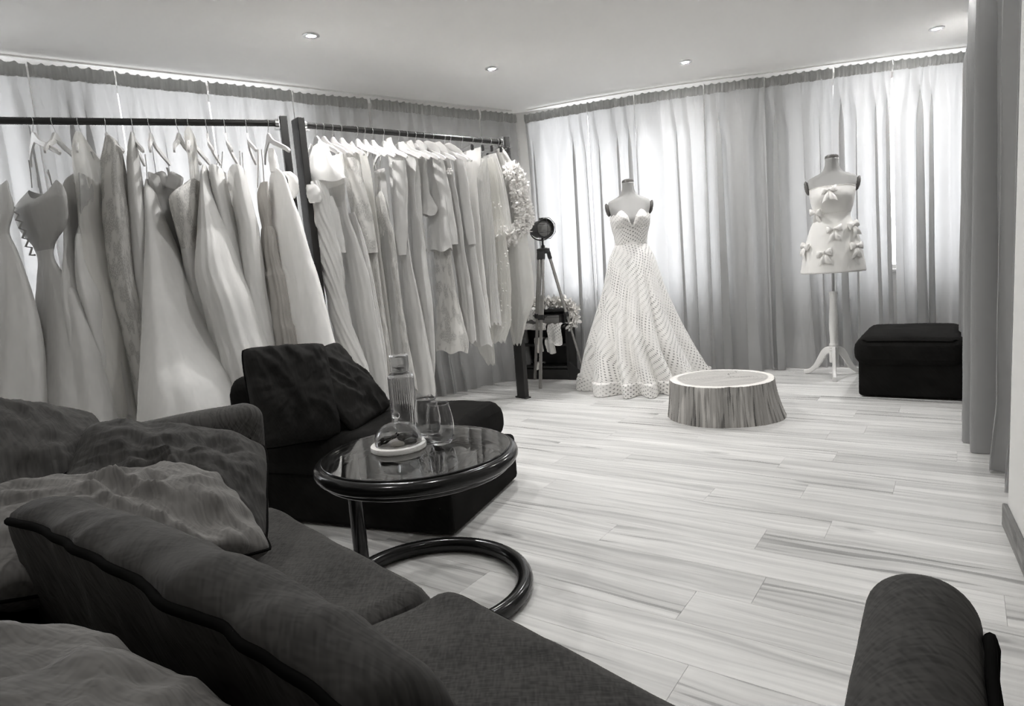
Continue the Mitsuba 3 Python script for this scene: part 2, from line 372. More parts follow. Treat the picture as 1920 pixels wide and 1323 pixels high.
if True:
    for k, (x, y) in enumerate(LAMPS + HIDDEN):
        key = thing('downlight', (LN + LH)[k], 'ceiling light', 'ceiling spotlights')
        M = trimesh.transformations.translation_matrix((x, y, CEIL))
        put(key + '__trim_ring', moved(ring_m, M), 'chrome', 40)
        b = moved(bulb_m, M)
        if b.face_normals[:, 2].mean() > 0: b.invert()
        scene[key + '__bulb'] = mikit.ply(b, 'bulb', smooth=False, emitter={'type': 'area', 'radiance': rgb(*[LAMP * (1.45 if k < 4 else .85) * c for c in (1, .99, .972)])})
# ------------------------------------------------------------------ upholstery
def cloth(key, base, lin=.35, rough=.85, sheen=.6, scale=1.0, spec=.10):
    def f(p, n, uv):
        a = p.x * 210 * scale + p.z * 90; b = p.y * 210 * scale - p.z * 130
        w = noise(a * .35, b * 1.6, 3.0) * .5 + noise(a * 1.6, b * .35, 8.0) * .5
        c = fbm(p.x * 9, p.y * 9, p.z * 9, 3)
        v = base * (1 + lin * 1.5 * (w - .5) + .9 * (c - .5))
        v = dr.clip(v, .004, .9)
        return mi.Color3f(v * 1.02, v * .985, v * .945)
    return mat(key, pr(mikit.proc(f), rough, sheen=sheen, sheen_tint=.2, specular=spec))
cloth('sofa_cloth', .040, lin=.6)
cloth('cushion_cloth', .034, lin=.5, sheen=.5)
cloth('cushion_pale', .10, lin=.4, sheen=.8)
cloth('back_sofa_cloth', .010, sheen=.10, spec=.03)
cloth('cushion_black', .015, sheen=.25, spec=.05)
cloth('piping_cloth', .004, sheen=.0, spec=.02)

def rumple(mesh, amp, freq, seed, along=None):
    v = np.array(mesh.vertices); n = np.array(mesh.vertex_normals)
    mesh.vertices = v + n * (amp * (meshkit.fbm(v * freq, 3, seed) - .5))[:, None]; return mesh

def soft_box(sx, sy, sz, r, res=.03, crown=.0, seed=1, wr=.006, c=(0, 0, 0), freq=9.):
    """Upholstered block: rounded, crowned on top, a little rumpled."""
    m = mani(rbox(sx, sy, sz, r, seg=16)).refine_to_length(res)
    m = unmani(m); v = np.array(m.vertices)
    fx, fy = 2 * v[:, 0] / sx, 2 * v[:, 1] / sy
    v[:, 2] += crown * np.clip(1 - fx ** 2, 0, 1) * np.clip(1 - fy ** 2, 0, 1) * (v[:, 2] > 0)
    m = tm(v, m.faces); m.merge_vertices()
    rumple(m, wr, freq, seed); m.apply_translation(c); return m

def pillow(w, h, t, seed, wr=.012, n=56, pinch=.10, sag=0.):
    """Scatter cushion: two cloth faces meeting in a seam, pointed corners, wrinkles running in from the edges. Returns (mesh, seam points)."""
    a = np.linspace(-1, 1, n); U, W = np.meshgrid(a, a)
    rc = 1 - .085 * (U * W) ** 4 - pinch * .5 * ((1 - W ** 2) * U ** 4 + (1 - U ** 2) * W ** 4)
    X, Y = U * w / 2 * rc, W * h / 2 * rc
    body = (np.clip(1 - U ** 2, 0, 1) * np.clip(1 - W ** 2, 0, 1)) ** .42
    edge = 1 - np.minimum(1 - np.abs(U), 1 - np.abs(W))
    faces = []
    for s in (1, -1):
        q = np.stack([U * 3.2, W * 3.2, 0 * U], -1)
        rad = meshkit.fbm(np.stack([np.arctan2(W, U) * 3.0, edge * .8, 0 * U + s], -1), 3, seed + 2 + s) - .5
        bil = meshkit.fbm(q, 3, seed + s) - .5
        ridge = .5 - np.abs(meshkit.noise(np.stack([(U + W * .55) * 3.4, (W - U * .4) * 1.1, 0 * U + s], -1), seed + 20 + s) - .5) * 2
        Z = s * (t / 2 * body + (body ** .6) * (wr * 2.2 * rad * (.3 + edge) + wr * 2.6 * bil + wr * 1.4 * ridge))
        faces.append(np.stack([X, Y, Z - sag * (1 - U ** 2) * .0], -1))
    m = cat_([grid(faces[0]), grid(faces[1][:, ::-1])])
    m.merge_vertices()
    e = np.concatenate([faces[0][0, :-1], faces[0][:-1, -1], faces[0][-1, :0:-1], faces[0][:0:-1, 0]])
    return m, e

def cushion(key, label, M, w, h, t, seed, material='cushion_cloth', wr=.012, pipe=.0045, pinch=.10, group=None, piping_mat='piping_cloth'):
    m, e = pillow(w, h, t, seed, wr, pinch=pinch)
    k = thing(key, label, 'cushion', group)
    put(k + '__cover', moved(m, M), material, True)
    if pipe: put(k + '__piping', moved(tube(e, pipe, 7, closed=True), M), piping_mat, True)
    return k

# ---- the sofa in front: s along its front edge (far to near), d back from it
SO, SD, SN = V(-.80, 1.92, 0), V(.676, -.737, 0), V(-.737, -.676, 0)
def sofa_frame(s, d, z): return frame(SO + SD * s + SN * d + V(0, 0, z), SD, z=(0, 0, 1))   # x along, y = z cross x: towards the seat front
SK = thing('sofa', 'long dark grey fabric sofa in the foreground with loose seat cushions', 'sofa')
put(SK + '__base', moved(rbox(1.72, .80, .24, .03, (.80, 0, 0)), sofa_frame(0, .42, .17)), 'sofa_cloth', 35)
put(SK + '__seat_cushion', moved(soft_box(.885, .68, .17, .055, crown=.015, seed=3, wr=.012), sofa_frame(.425, .31, .345)), 'sofa_cloth', True)
put(SK + '__seat_cushion', moved(soft_box(.80, .70, .185, .06, crown=.02, seed=5, wr=.012), sofa_frame(1.275, .30, .355)), 'sofa_cloth', True)
def sofa_arm(w, top, seed, d0=-.04, d1=.86):
    L = d1 - d0
    m = hull(*[ball((x * (w / 2 - .02), y * (L / 2 - .03), z), .02) for x in (-1, 1) for y in (-1, 1) for z in (.06 - top / 2, .10 - top / 2)],
             *[ball((x * max(w / 2 - .0525, .001), y * (L / 2 - .055), top / 2 - .0545), .0525, 48) for x in (-1, 1) for y in (-1, 1)])
    m = unmani(mani(m).refine_to_length(.03)); m.merge_vertices()
    v = np.array(m.vertices); v[:, 1] += .010 * np.sin(v[:, 2] * 9 + seed); m.vertices = v
    rumple(m, .008, 8., seed)
    return m
NEAR_ARM = frame(V(.418 - .56 * .41, .638 - .828 * .41, .745 / 2), V(.828, -.56, 0), z=(0, 0, 1))
for fr_, top, seed in ((sofa_frame(-.085, .41, .745 / 2), .745, 11), (NEAR_ARM, .745, 12)):
    a = put(SK + '__arm', moved(sofa_arm(.124 if seed == 11 else .106, top, seed), fr_), 'sofa_cloth', True)
    for side in ((1,) if seed == 12 else (1, -1)):                  # piping down the front corner and along the side
        y = .45 - .058; x0 = .061
        loop = [(side * x0, y, z) for z in np.linspace(-.28, .27 if seed == 11 else .315, 20)]
        if seed == 12: loop += [(x0 - .003, y - .01, .328), (x0 - .006, y - .03, .338), (x0 - .006, y - .06, .341)] + [(x0 - .007, yy, .341) for yy in np.linspace(y - .08, -.40, 12)]
        put(a + '__piping', moved(tube(spline(loop, 60), .0055, 7), fr_), 'piping_cloth', True)
put(SK + '__backrest', moved(soft_box(1.70, .17, .52, .06, wr=.012, seed=9), sofa_frame(.83, .775, .40)), 'sofa_cloth', True)
for s in (-.06, 1.70):
    for d in (.08, .76): put(SK + '__foot', moved(lathe([(.016, 0), (.022, .055)], 16, True), sofa_frame(s, d, 0)), 'black_metal', 30)

# the big boxed back cushion with a piped edge, seen from behind
def big_cushion():
    k = thing('back_cushion', 'very large charcoal back cushion with dark piping, nearest of the row on the sofa', 'cushion')
    A, B = V(-.835, .985, .785), V(-.165, .520, .745)
    L = np.linalg.norm(B - A); x = unit(B - A); up = unit(V(-.10, -.12, 1.0)); up = unit(up - x * (up @ x)); z = np.cross(x, up)
    if z @ V(.74, .67, 0) < 0: z = -z
    M = np.eye(4); M[:3, 0], M[:3, 1], M[:3, 2], M[:3, 3] = x, up, z, (A + B) / 2       # z: forward, over the seat
    prof = np.array([(.05, -.43), (.012, -.41), (.002, -.30), (-.004, -.16), (-.002, -.06), (0, -.012), (.004, .0), (.012, .004), (.04, .008), (.075, -.006), (.105, -.038), (.122, -.085), (.132, -.17), (.136, -.27), (.128, -.38), (.11, -.43)])
    q = spline(np.vstack([prof, prof[:1]]), 73)[:-1]
    n = 84; t = np.linspace(-1, 1, n); P = np.zeros((n, len(q), 3))
    for i, u in enumerate(t):
        e = max(0, (abs(u) - .86) / .14); sh = math.sqrt(max(1 - e ** 2.6, .0)) if e < 1 else 0
        c = V(.066, -.22); fat = 1 + .10 * (1 - u ** 2)
        r = c + (q - c) * (V(fat, 1) * (.35 + .65 * sh))
        drop = .060 * max(u, 0) ** 3 + .020 * max(-u, 0) ** 4 - .012 * (1 - u * u)
        P[i, :, 0] = u * (L / 2 + .025); P[i, :, 2] = r[:, 0]; P[i, :, 1] = r[:, 1] - drop * np.clip(1 + r[:, 1] / .4, 0, 1)
    m = grid(P, True, True)
    v = np.array(m.vertices)
    pull = meshkit.fbm(np.c_[v[:, 0] * 24, v[:, 1] * 4, v[:, 2] * 4], 3, 4) - .5
    hang = meshkit.fbm(np.c_[v[:, 0] * 8, v[:, 1] * 5, v[:, 2] * 5], 3, 14) - .5
    m.vertices = v + np.array(m.vertex_normals) * (.012 * pull * (v[:, 1] > -.2) + .022 * hang)[:, None]
    if m.volume < 0: m.invert()
    put(k + '__cover', moved(m, M), 'cushion_cloth', True)
    v = np.array(m.vertices)[:n * len(q)].reshape(n, len(q), 3)
    j = int(np.argmin(np.linalg.norm(q - V(.002, -.006), axis=1)))
    top = v[5:-5, j]; right = [v[-5 - a, j] + V(.02 * a * 0, -.05 * a, .0) for a in range(1)]
    end = top[-1]; fall = np.array([end + V(.018 * math.sin(min(a, 4) / 4 * PI / 2), -.022 * a, .004) for a in range(1, 18)])
    put(k + '__piping', moved(tube(spline(np.vstack([top[::3], top[-1:], fall]), 160), .0065, 8), M), 'piping_cloth', True)
big_cushion()

def face_frame(c, normal, up, roll=0.):
    z = unit(normal); y = np.asarray(up, float); y = unit(y - z * (y @ z)); x = np.cross(y, z)
    ca, sa = math.cos(roll), math.sin(roll); x, y = ca * x + sa * y, ca * y - sa * x
    m = np.eye(4); m[:3, 0], m[:3, 1], m[:3, 2], m[:3, 3] = x, y, z, c; return m

cushion('back_cushion', 'pale grey velvet cushion filling the bottom left corner of the view', face_frame(at_y(-130, 1500, .46), (.25, .20, 1.0), SN + V(0, 0, .3), .35), .44, .44, .18, 31, 'cushion_pale', wr=.010)
cushion('back_cushion', 'charcoal back cushion at the left edge, leaning into the far corner of the sofa', face_frame(at_y(30, 905, 1.42), (.62, -.10, .62), (-.5, .1, 1), -.35), .52, .52, .20, 37, 'cushion_cloth', wr=.016)
cushion('scatter_cushion', 'wrinkled dark grey scatter cushion against the far arm of the sofa', face_frame(at_y(322, 908, 1.50), (.45, -.25, .95), (-.62, .62, .45), -.45), .46, .44, .17, 43, 'cushion_cloth', wr=.017)
cushion('scatter_cushion', 'paler crumpled velvet cushion lying in front of the dark scatter cushion on the sofa', face_frame(at_y(225, 985, 1.22), (.30, -.05, 1.0), (-.75, .45, .3), -.30), .50, .40, .16, 47, 'cushion_pale', wr=.018, pipe=.003)

# ---- the sofa behind the table: l to the left along its front, e back
CO, CL, CE = V(-.300, 2.500, 0), V(-.926, .376, 0), V(.376, .926, 0)
def chaise_frame(l, e, z): return frame(CO + CL * l + CE * e + V(0, 0, z), -CL, z=(0, 0, 1))
CK = thing('sofa', 'black sofa behind the glass table with two cushions on its seat', 'sofa')
put(CK + '__base', moved(rbox(1.10, .76, .24, .025, seg=12), chaise_frame(.56, .40, .13)), 'back_sofa_cloth', 35)
put(CK + '__seat', moved(soft_box(1.10, .80, .20, .075, crown=.012, seed=21, wr=.010), chaise_frame(.60, .39, .33)), 'back_sofa_cloth', True)
put(CK + '__backrest', moved(soft_box(.22, .80, .66, .08, seed=23, wr=.012), chaise_frame(1.04, .40, .36)), 'back_sofa_cloth', True)
cushion('scatter_cushion', 'black scatter cushion standing upright at the left end of the back sofa', face_frame(at_y(548, 738, 2.76), (.52, -.75, .40), (-.28, .12, 1), -.22), .38, .47, .20, 53, 'cushion_black', wr=.016, pipe=.004)
cushion('scatter_cushion', 'black piped cushion propped behind the upright one on the back sofa', face_frame(at_y(645, 722, 2.98), (.80, -.30, .62), (-.62, .10, .75), .0), .40, .44, .13, 59, 'cushion_black', wr=.014, pipe=.005)

# ---- ottoman in the far corner
OO, OX, OY = V(2.41, 4.41, 0), V(.817, -.576, 0), V(.576, .817, 0)
def otto_frame(x, y, z): return frame(OO + OX * x + OY * y + V(0, 0, z), OX, z=(0, 0, 1))
OK_ = thing('ottoman', 'low black upholstered ottoman under the bright curtain at the right', 'ottoman')
put(OK_ + '__base', moved(rbox(.61, .80, .26, .02), otto_frame(.315, .42, .14)), 'back_sofa_cloth', 35)
put(OK_ + '__top_cushion', moved(soft_box(.66, .90, .20, .085, crown=.02, seed=25, wr=.008), otto_frame(.31, .42, .325)), 'back_sofa_cloth', True)

# ---- round glass table on a tubular black frame
TC, TZ, TR_ = V(-.345, 2.090), .52, .322
TK = thing('side_table', 'round glass-topped side table with a thick black tubular frame', 'table')
ca = np.arange(120) * 2 * PI / 120
def circ(cx, cy, z, r): return np.stack([cx + r * np.cos(ca), cy + r * np.sin(ca), np.full(120, z)], 1)
put(TK + '__rim', tube(circ(*TC, TZ - .030, TR_ - .006), .024, 20, closed=True), 'black_lacquer', True)
put(TK + '__rim__lip', tube(circ(*TC, TZ - .054, TR_ - .020), .016, 12, closed=True), 'black_lacquer', True)
mat('smoked_glass', {'type': 'thindielectric', 'int_ior': 1.60, 'specular_transmittance': rgb(.42, .42, .41)}, False)
mat('glass_edge', pr(.03, .1, clearcoat=.6))
gt = put(TK + '__glass_top', moved(lathe([(TR_ - .010, 0), (.0001, 0)], 96), trimesh.transformations.translation_matrix((TC[0], TC[1], TZ))), 'smoked_glass', False)
put(gt + '__ground_edge', moved(lathe([(TR_ - .014, -.010), (TR_ - .009, -.008), (TR_ - .008, -.002), (TR_ - .010, 0)], 96), trimesh.transformations.translation_matrix((TC[0], TC[1], TZ))), 'glass_edge', 40)
RC, RR = V(-.338, 2.098), .352
put(TK + '__floor_ring', tube(circ(*RC, .029, RR - .029), .028, 18, closed=True), 'black_lacquer', True)
for a in (math.radians(150),):
    p0 = V(RC[0] + (RR - .029) * math.cos(a), RC[1] + (RR - .029) * math.sin(a), .03); p1 = V(TC[0] + (TR_ - .012) * math.cos(a), TC[1] + (TR_ - .012) * math.sin(a), TZ - .04)
    put(TK + '__post', tube([p0, p0 * .5 + p1 * .5, p1], .027, 16), 'black_lacquer', True)
# ------------------------------------------------------------------ mannequins, lamp, shelf and stump
mat('linen_body', pr(g(.33), .85))
mat('dark_cap', pr((.10, .095, .09), .22, clearcoat=.8))
mat('white_wood', pr(g(.72), .38))
def lace(p, n, uv):
    u, v = uv.x, uv.y
    tri = dr.abs(2 * (u * 3.2 - dr.floor(u * 3.2)) - 1)
    vv = v + .055 * tri
    a, b = u * 62.0, vv * 62.0
    ca, cb = a + b, a - b
    fa, fb = ca * .5 - dr.floor(ca * .5), cb * .5 - dr.floor(cb * .5)
    hole = smoothstep(.30, .12, dr.sqrt(dr.square(fa - .5) + dr.square(fb - .5)))
    soft = noise(u * 18.0, v * 18.0, 2.0)
    w = smoothstep(.25, .7, noise(u * 9.0, v * 7.0, 5.0)) * .6 + .4
    c = .78 - .60 * hole * w - .06 * (soft - .5)
    return mi.Color3f(c, c * .985, c * .96)
mat('lace_cloth', pr(mikit.proc(lace), .8, sheen=.4))
def satin(p, n, uv):
    c = .74 + .03 * (noise(p.x * 30, p.y * 30, p.z * 8) - .5)
    return mi.Color3f(c, c * .985, c * .955)
mat('white_satin', pr(mikit.proc(satin), .45, sheen=.3))

def rows_interp(rows, n, cols=None):
    """Monotone interpolation of rows (z, ...) to n rows, from the first to the last."""
    r = np.array(rows, float); s = np.linspace(0, 1, len(r)); d = np.abs(np.diff(r[:, 0])); s = np.concatenate([[0], np.cumsum(d + 1e-4)]); s /= s[-1]
    return Pchip(s, r)(np.linspace(0, 1, n))

def torso(M, key, full=.050):
    """Dress form without arms: hips to neck."""
    rows = [(1.02, .150, .115, 0.0, 2.3), (1.12, .150, .112, .0, 2.3), (1.22, .120, .092, .0, 2.3), (1.32, .135, .103, .006, 2.3), (1.41, .152, .118, .014, 2.3), (1.48, .163, .108, .010, 2.4), (1.535, .178, .088, .0, 2.6), (1.575, .172, .072, -.006, 2.4), (1.600, .132, .064, -.010, 2.1), (1.622, .082, .058, -.012, 2.0), (1.65, .059, .053, -.010, 2.0), (1.70, .049, .049, -.004, 2.0), (1.728, .050, .050, .0, 2.0)]
    r = rows_interp(rows, 70); a = np.arange(64) * 2 * PI / 64
    P = []
    for z, hw, hd, cy, ex in r:
        ca, sa = np.cos(a), np.sin(a)
        x = hw * np.sign(ca) * np.abs(ca) ** (2 / ex); y = hd * np.sign(sa) * np.abs(sa) ** (2 / ex)
        bust = full * np.exp(-((z - 1.415) / .055) ** 2) * (np.exp(-((x - .072) / .05) ** 2) + np.exp(-((x + .072) / .05) ** 2)) * (sa < 0)
        P.append(np.stack([x, y - cy - bust, np.full(64, z)], 1))
    put(key + '__torso', moved(grid(np.array(P), True, True), M), 'linen_body', True)
    put(key + '__neck_cap', moved(lathe([(.0505, 1.7285), (.0515, 1.734), (.047, 1.748), (.03, 1.757), (.0001, 1.760)], 32), M), 'dark_cap', 40)
    for s in (-1, 1):
        cap = trimesh.creation.icosphere(3, 1.0); cap.apply_scale((.019, .044, .058)); cap.apply_transform(trimesh.transformations.rotation_matrix(s * .20, (0, 1, 0))); cap.apply_translation((s * .182, .004, 1.515))
        put(key + '__shoulder_cap', moved(cap, M), 'dark_cap', True)

def stand(M, key, feet, legs=True):
    put(key + '__pole', moved(lathe([(.0115, .66), (.0115, 1.06)], 20, True), M), 'chrome', 40)
    post = [(.030, .115), (.033, .12), (.034, .20), (.032, .212), (.036, .216), (.036, .226), (.031, .230), (.036, .236), (.036, .246), (.031, .250), (.035, .256), (.035, .268), (.029, .275), (.028, .30), (.034, .40), (.033, .50), (.027, .62), (.030, .675), (.033, .69), (.033, .70), (.0125, .703)]
    put(key + '__post', moved(lathe(post, 28, True), M), 'white_wood', 40)
    for a in feet:
        pr_ = [(.018, .215), (.050, .215), (.095, .165), (.135, .095), (.180, .045), (.225, .022), (.250, .018)]
        c = spline([(r, 0, z) for r, z in pr_], 26); w = np.interp(np.linspace(0, 1, 26), [0, .3, .75, 1], [.030, .026, .018, .018]); P = []
        tt = np.gradient(c, axis=0); tt /= np.linalg.norm(tt, axis=1, keepdims=True)
        for q, t_, ww in zip(c, tt, w):
            nn = V(-t_[2], 0, t_[0]); P.append([q + nn * y * ww + V(0, x * .014, 0) for x, y in ((-1, -.7), (-.7, -1), (.7, -1), (1, -.7), (1, .7), (.7, 1), (-.7, 1), (-1, .7))])
        L = grid(np.array(P), True, True); v = np.array(L.vertices); v[:, 2] = np.maximum(v[:, 2], 0); L.vertices = v
        if L.volume < 0: L.invert()
        L.apply_transform(trimesh.transformations.rotation_matrix(a, (0, 0, 1)))
        put(key + '__leg', moved(L, M), 'white_wood', 40)

# ---- lace ball gown
M1 = rotz(math.radians(-4), V(1.085, 5.50, 0))
k1 = thing('mannequin', 'pale linen dress form wearing the strapless lace ball gown', 'mannequin')
torso(M1, k1); stand(M1, k1, (math.radians(-90), math.radians(30), math.radians(150)))
gk = thing('ball_gown', 'strapless white lace ball gown with a sweetheart bodice, on the mannequin left of the stump', 'dress')
th = np.arange(96) * 2 * PI / 96
def bodice():
    r = rows_interp([(1.215, .132, .104, 0, 2.3), (1.30, .140, .110, .004, 2.3), (1.37, .155, .122, .012, 2.3), (1.43, .164, .124, .014, 2.35), (1.49, .168, .112, .010, 2.4)], 40); P = []
    for i, (z, hw, hd, cy, ex) in enumerate(r):
        ca, sa = np.cos(th), np.sin(th)
        x = (hw + .003) * np.sign(ca) * np.abs(ca) ** (2 / ex); y = (hd + .003) * np.sign(sa) * np.abs(sa) ** (2 / ex)
        front = np.clip(-sa, 0, 1)
        cups = np.exp(-((np.abs(x) - .072) / .055) ** 2)
        top = np.where(sa < 0, 1.425 + .070 * np.exp(-((np.abs(x) - .085) / .052) ** 2) + .02 * (np.abs(x) > .14) - .055 * np.exp(-(x / .022) ** 2), 1.455 - .03 * sa)
        zz = 1.215 + (top - 1.215) * (i / 39)
        bust = .056 * np.exp(-((zz - 1.425) / .050) ** 2) * cups * (sa < 0)
        under = .010 * np.exp(-((zz - 1.352) / .010) ** 2) * (sa < 0) * (np.abs(x) < .13)
        P.append(np.stack([x, y - cy - bust + under, zz], 1))
    return np.array(P)
Pb = bodice(); uvb = np.stack(np.broadcast_arrays(np.tile(th * .15, (40, 1)), Pb[..., 2]), -1).reshape(-1, 2)
put(gk + '__bodice', moved(grid(Pb, True), M1), 'lace_cloth', True, uv=uvb)
def flutes(t, z_frac):
    f = 0 * t
    for c, w, dpt in ((-2.12, .07, 1.), (-1.78, .06, .9), (-1.44, .06, 1.), (-1.12, .055, .9), (-.62, .09, .7), (-.1, .10, .8), (.5, .12, .8), (1.1, .12, .8), (1.8, .12, .8), (2.5, .12, .8), (-2.7, .09, .9)):
        d = (t - c + PI) % (2 * PI) - PI
        ww = w * (1.0 + .5 * z_frac); f = f - 1.25 * dpt * np.exp(-(d / ww) ** 2) + .22 * dpt * np.exp(-((np.abs(d) - 2.1 * ww) / (1.0 * ww)) ** 2)
    return f
ts = np.arange(360) * 2 * PI / 360 - PI
def skirt(rows, n=90):
    P = []
    for i, (z, a, b, cx, cy) in enumerate(rows_interp(rows, n)):
        k = np.clip((1.205 - z) / 1.2, 0, 1)
        f = flutes(ts + .10 * np.sin(k * 3), k) * (.016 + .165 * k ** 1.1) + .010 * k * np.sin(ts * 17 + 3 * k)
        P.append(np.stack([cx + a * np.cos(ts) * (1 + f), cy + b * np.sin(ts) * (1 + f), z + 0 * ts], 1))
    return np.array(P)
srows = [(1.222, .133, .105, 0, 0), (1.19, .150, .125, 0, 0), (1.12, .185, .165, 0, 0), (1.0, .222, .205, .0, -.005), (.85, .262, .25, .0, -.01), (.60, .352, .34, .0, -.015), (.38, .440, .43, .01, -.02), (.20, .512, .50, .035, -.02), (.10, .552, .54, .055, -.02)]
Ps = skirt(srows, 110)
circ_len = np.array([(a + b) / 2 for z, a, b, _, _ in rows_interp(srows, 110)])
uvs = np.stack([np.tile(ts, (110, 1)) * circ_len[:, None], Ps[..., 2]], -1).reshape(-1, 2)
put(gk + '__skirt', moved(grid(Ps, True), M1), 'lace_cloth', True, uv=uvs)
hb = skirt([(.112, .552, .540, .055, -.02), (.106, .572, .560, .055, -.02), (.100, .575, .563, .055, -.02), (.05, .578, .566, .055, -.02), (.004, .582, .570, .055, -.02)], 14)
put(gk + '__hem_band', moved(grid(hb, True), M1), 'lace_cloth', True, uv=np.stack([np.tile(ts, (14, 1)) * .56, hb[..., 2] + .7], -1).reshape(-1, 2))
wb = skirt([(1.236, .136, .108, 0, 0), (1.226, .1385, .1105, 0, 0), (1.216, .138, .110, 0, 0)], 6)
put(gk + '__waist_seam', moved(grid(wb, True), M1), 'white_satin', True)

# ---- mini dress with bows
M2 = rotz(math.radians(-24), V(2.655, 5.20, .03))
M2s = rotz(0, V(2.655, 5.20, 0))
k2 = thing('mannequin', 'linen dress form on a white turned stand, wearing the mini dress with bows', 'mannequin')
torso(M2, k2, .022)
stand(M2s, k2, (math.radians(-116), math.radians(6), math.radians(128)))
dk = thing('mini_dress', 'short strapless white dress covered with small bows, on the mannequin beside the ottoman', 'dress')
td = np.arange(192) * 2 * PI / 192
def mini():
    rows = [(1.505, .168, .118, 2.4), (1.44, .163, .128, 2.35), (1.36, .150, .118, 2.3), (1.275, .130, .104, 2.2), (1.20, .160, .130, 2.1), (1.10, .192, .160, 2.0), (.98, .218, .185, 2.0), (.87, .236, .205, 2.0), (.835, .240, .210, 2.0), (.828, .236, .206, 2.0), (.84, .228, .198, 2.0)]
    P = []
    for z, a, b, ex in rows_interp(rows, 110):
        ca, sa = np.cos(td), np.sin(td)
        k = np.clip((1.28 - z) / .44, 0, 1)
        seam = np.abs(np.sin(td * 4 + .35)); pane = .022 * k * (seam ** .6 - .6) - .0018 * np.exp(-(seam / .06) ** 2)
        bust = .034 * np.exp(-((z - 1.42) / .065) ** 2) * np.clip(-sa, 0, 1) ** 1.2
        x = a * np.sign(ca) * np.abs(ca) ** (2 / ex) * (1 + pane); y = b * np.sign(sa) * np.abs(sa) ** (2 / ex) * (1 + pane)
        zz = z - .030 * np.clip(np.abs(ca) - .55, 0, 1) * (z > 1.44) - .04 * np.clip(sa, 0, 1) * np.clip((z - 1.38) / .12, 0, 1)
        P.append(np.stack([x, y - bust - .010 * (z > 1.3), zz + 0 * td], 1))
    return np.array(P)
Pm = mini(); body = moved(grid(Pm, True), M2)
put(dk + '__dress_body', body, 'white_satin', True)
put(dk + '__top_edge', moved(tube(Pm[0], .0035, 6, closed=True), M2), 'white_satin', True)

def bow(scale=1.0, seed=0):
    rng = np.random.RandomState(seed); ms = []
    for s in (-1, 1):
        n = 14; P = []
        for i in range(n):
            t = i / (n - 1); w = .006 + .022 * math.sin(min(t * 1.05, 1) * PI / 2) ** 1.2; x = s * (.004 + .050 * t); dp = .016 * math.sin(t * PI * .93) + .004
            P.append([V(x, w * math.cos(q) * (1 + .10 * math.sin(q * 3 + seed)) + .004 * t * s, .010 + dp * math.sin(q) + .004) for q in np.arange(16) * 2 * PI / 16])
        ms.append(grid(np.array(P), True, True))
        P = []
        for i in range(8):
            t = i / 7; c = V(s * (.006 + .020 * t), -.012 - .075 * t, .010 + .012 * math.sin(t * PI)); w = .010 + .016 * t
            P.append([c + V(u * w, (-.012 * abs(u) if t == 1 else 0) * s * u, .006 * math.cos(u * 3)) for u in (-1, -.5, 0, .5, 1)])
        ms.append(grid(np.array(P)))
    kn = trimesh.creation.icosphere(2, 1.0); kn.apply_scale((.009, .012, .010)); kn.apply_translation((0, 0, .018)); ms.append(kn)
    m = cat_(ms); m.apply_scale(scale); return m
bodyq = trimesh.Trimesh(body.vertices, body.faces, process=False)
for q, (px, py, rl) in enumerate([(1554, 358, .1), (1532, 397, -.15), (1564, 430, .05), (1597, 422, .2), (1513, 462, -.25), (1546, 474, .1), (1603, 461, -.05), (1583, 372, .1)][:7]):
    o = V(0, 0, CAM_H); d_ = unit(ray(px, py))
    tv = body.triangles - o                                      # nearest triangle the sight line meets
    e1, e2 = tv[:, 1] - tv[:, 0], tv[:, 2] - tv[:, 0]; h_ = np.cross(d_, e2); a_ = (e1 * h_).sum(1); f_ = 1 / np.where(np.abs(a_) < 1e-12, 1e-12, a_)
    s_ = -tv[:, 0]; u_ = f_ * (s_ * h_).sum(1); q_ = np.cross(s_, e1); v_ = f_ * (q_ @ d_); t_ = f_ * (e2 * q_).sum(1)
    ok = (u_ >= 0) & (v_ >= 0) & (u_ + v_ <= 1) & (t_ > .1)
    if not ok.any(): continue
    i_ = np.where(ok)[0][np.argmin(t_[ok])]; p_ = o + d_ * t_[i_]; n_ = body.face_normals[i_]
    if n_ @ d_ > 0: n_ = -n_
    put(dk + '__bow', moved(bow(1.05, q), face_frame(p_ + n_ * .003, n_, (0, 0, 1), rl)), 'white_satin', True)

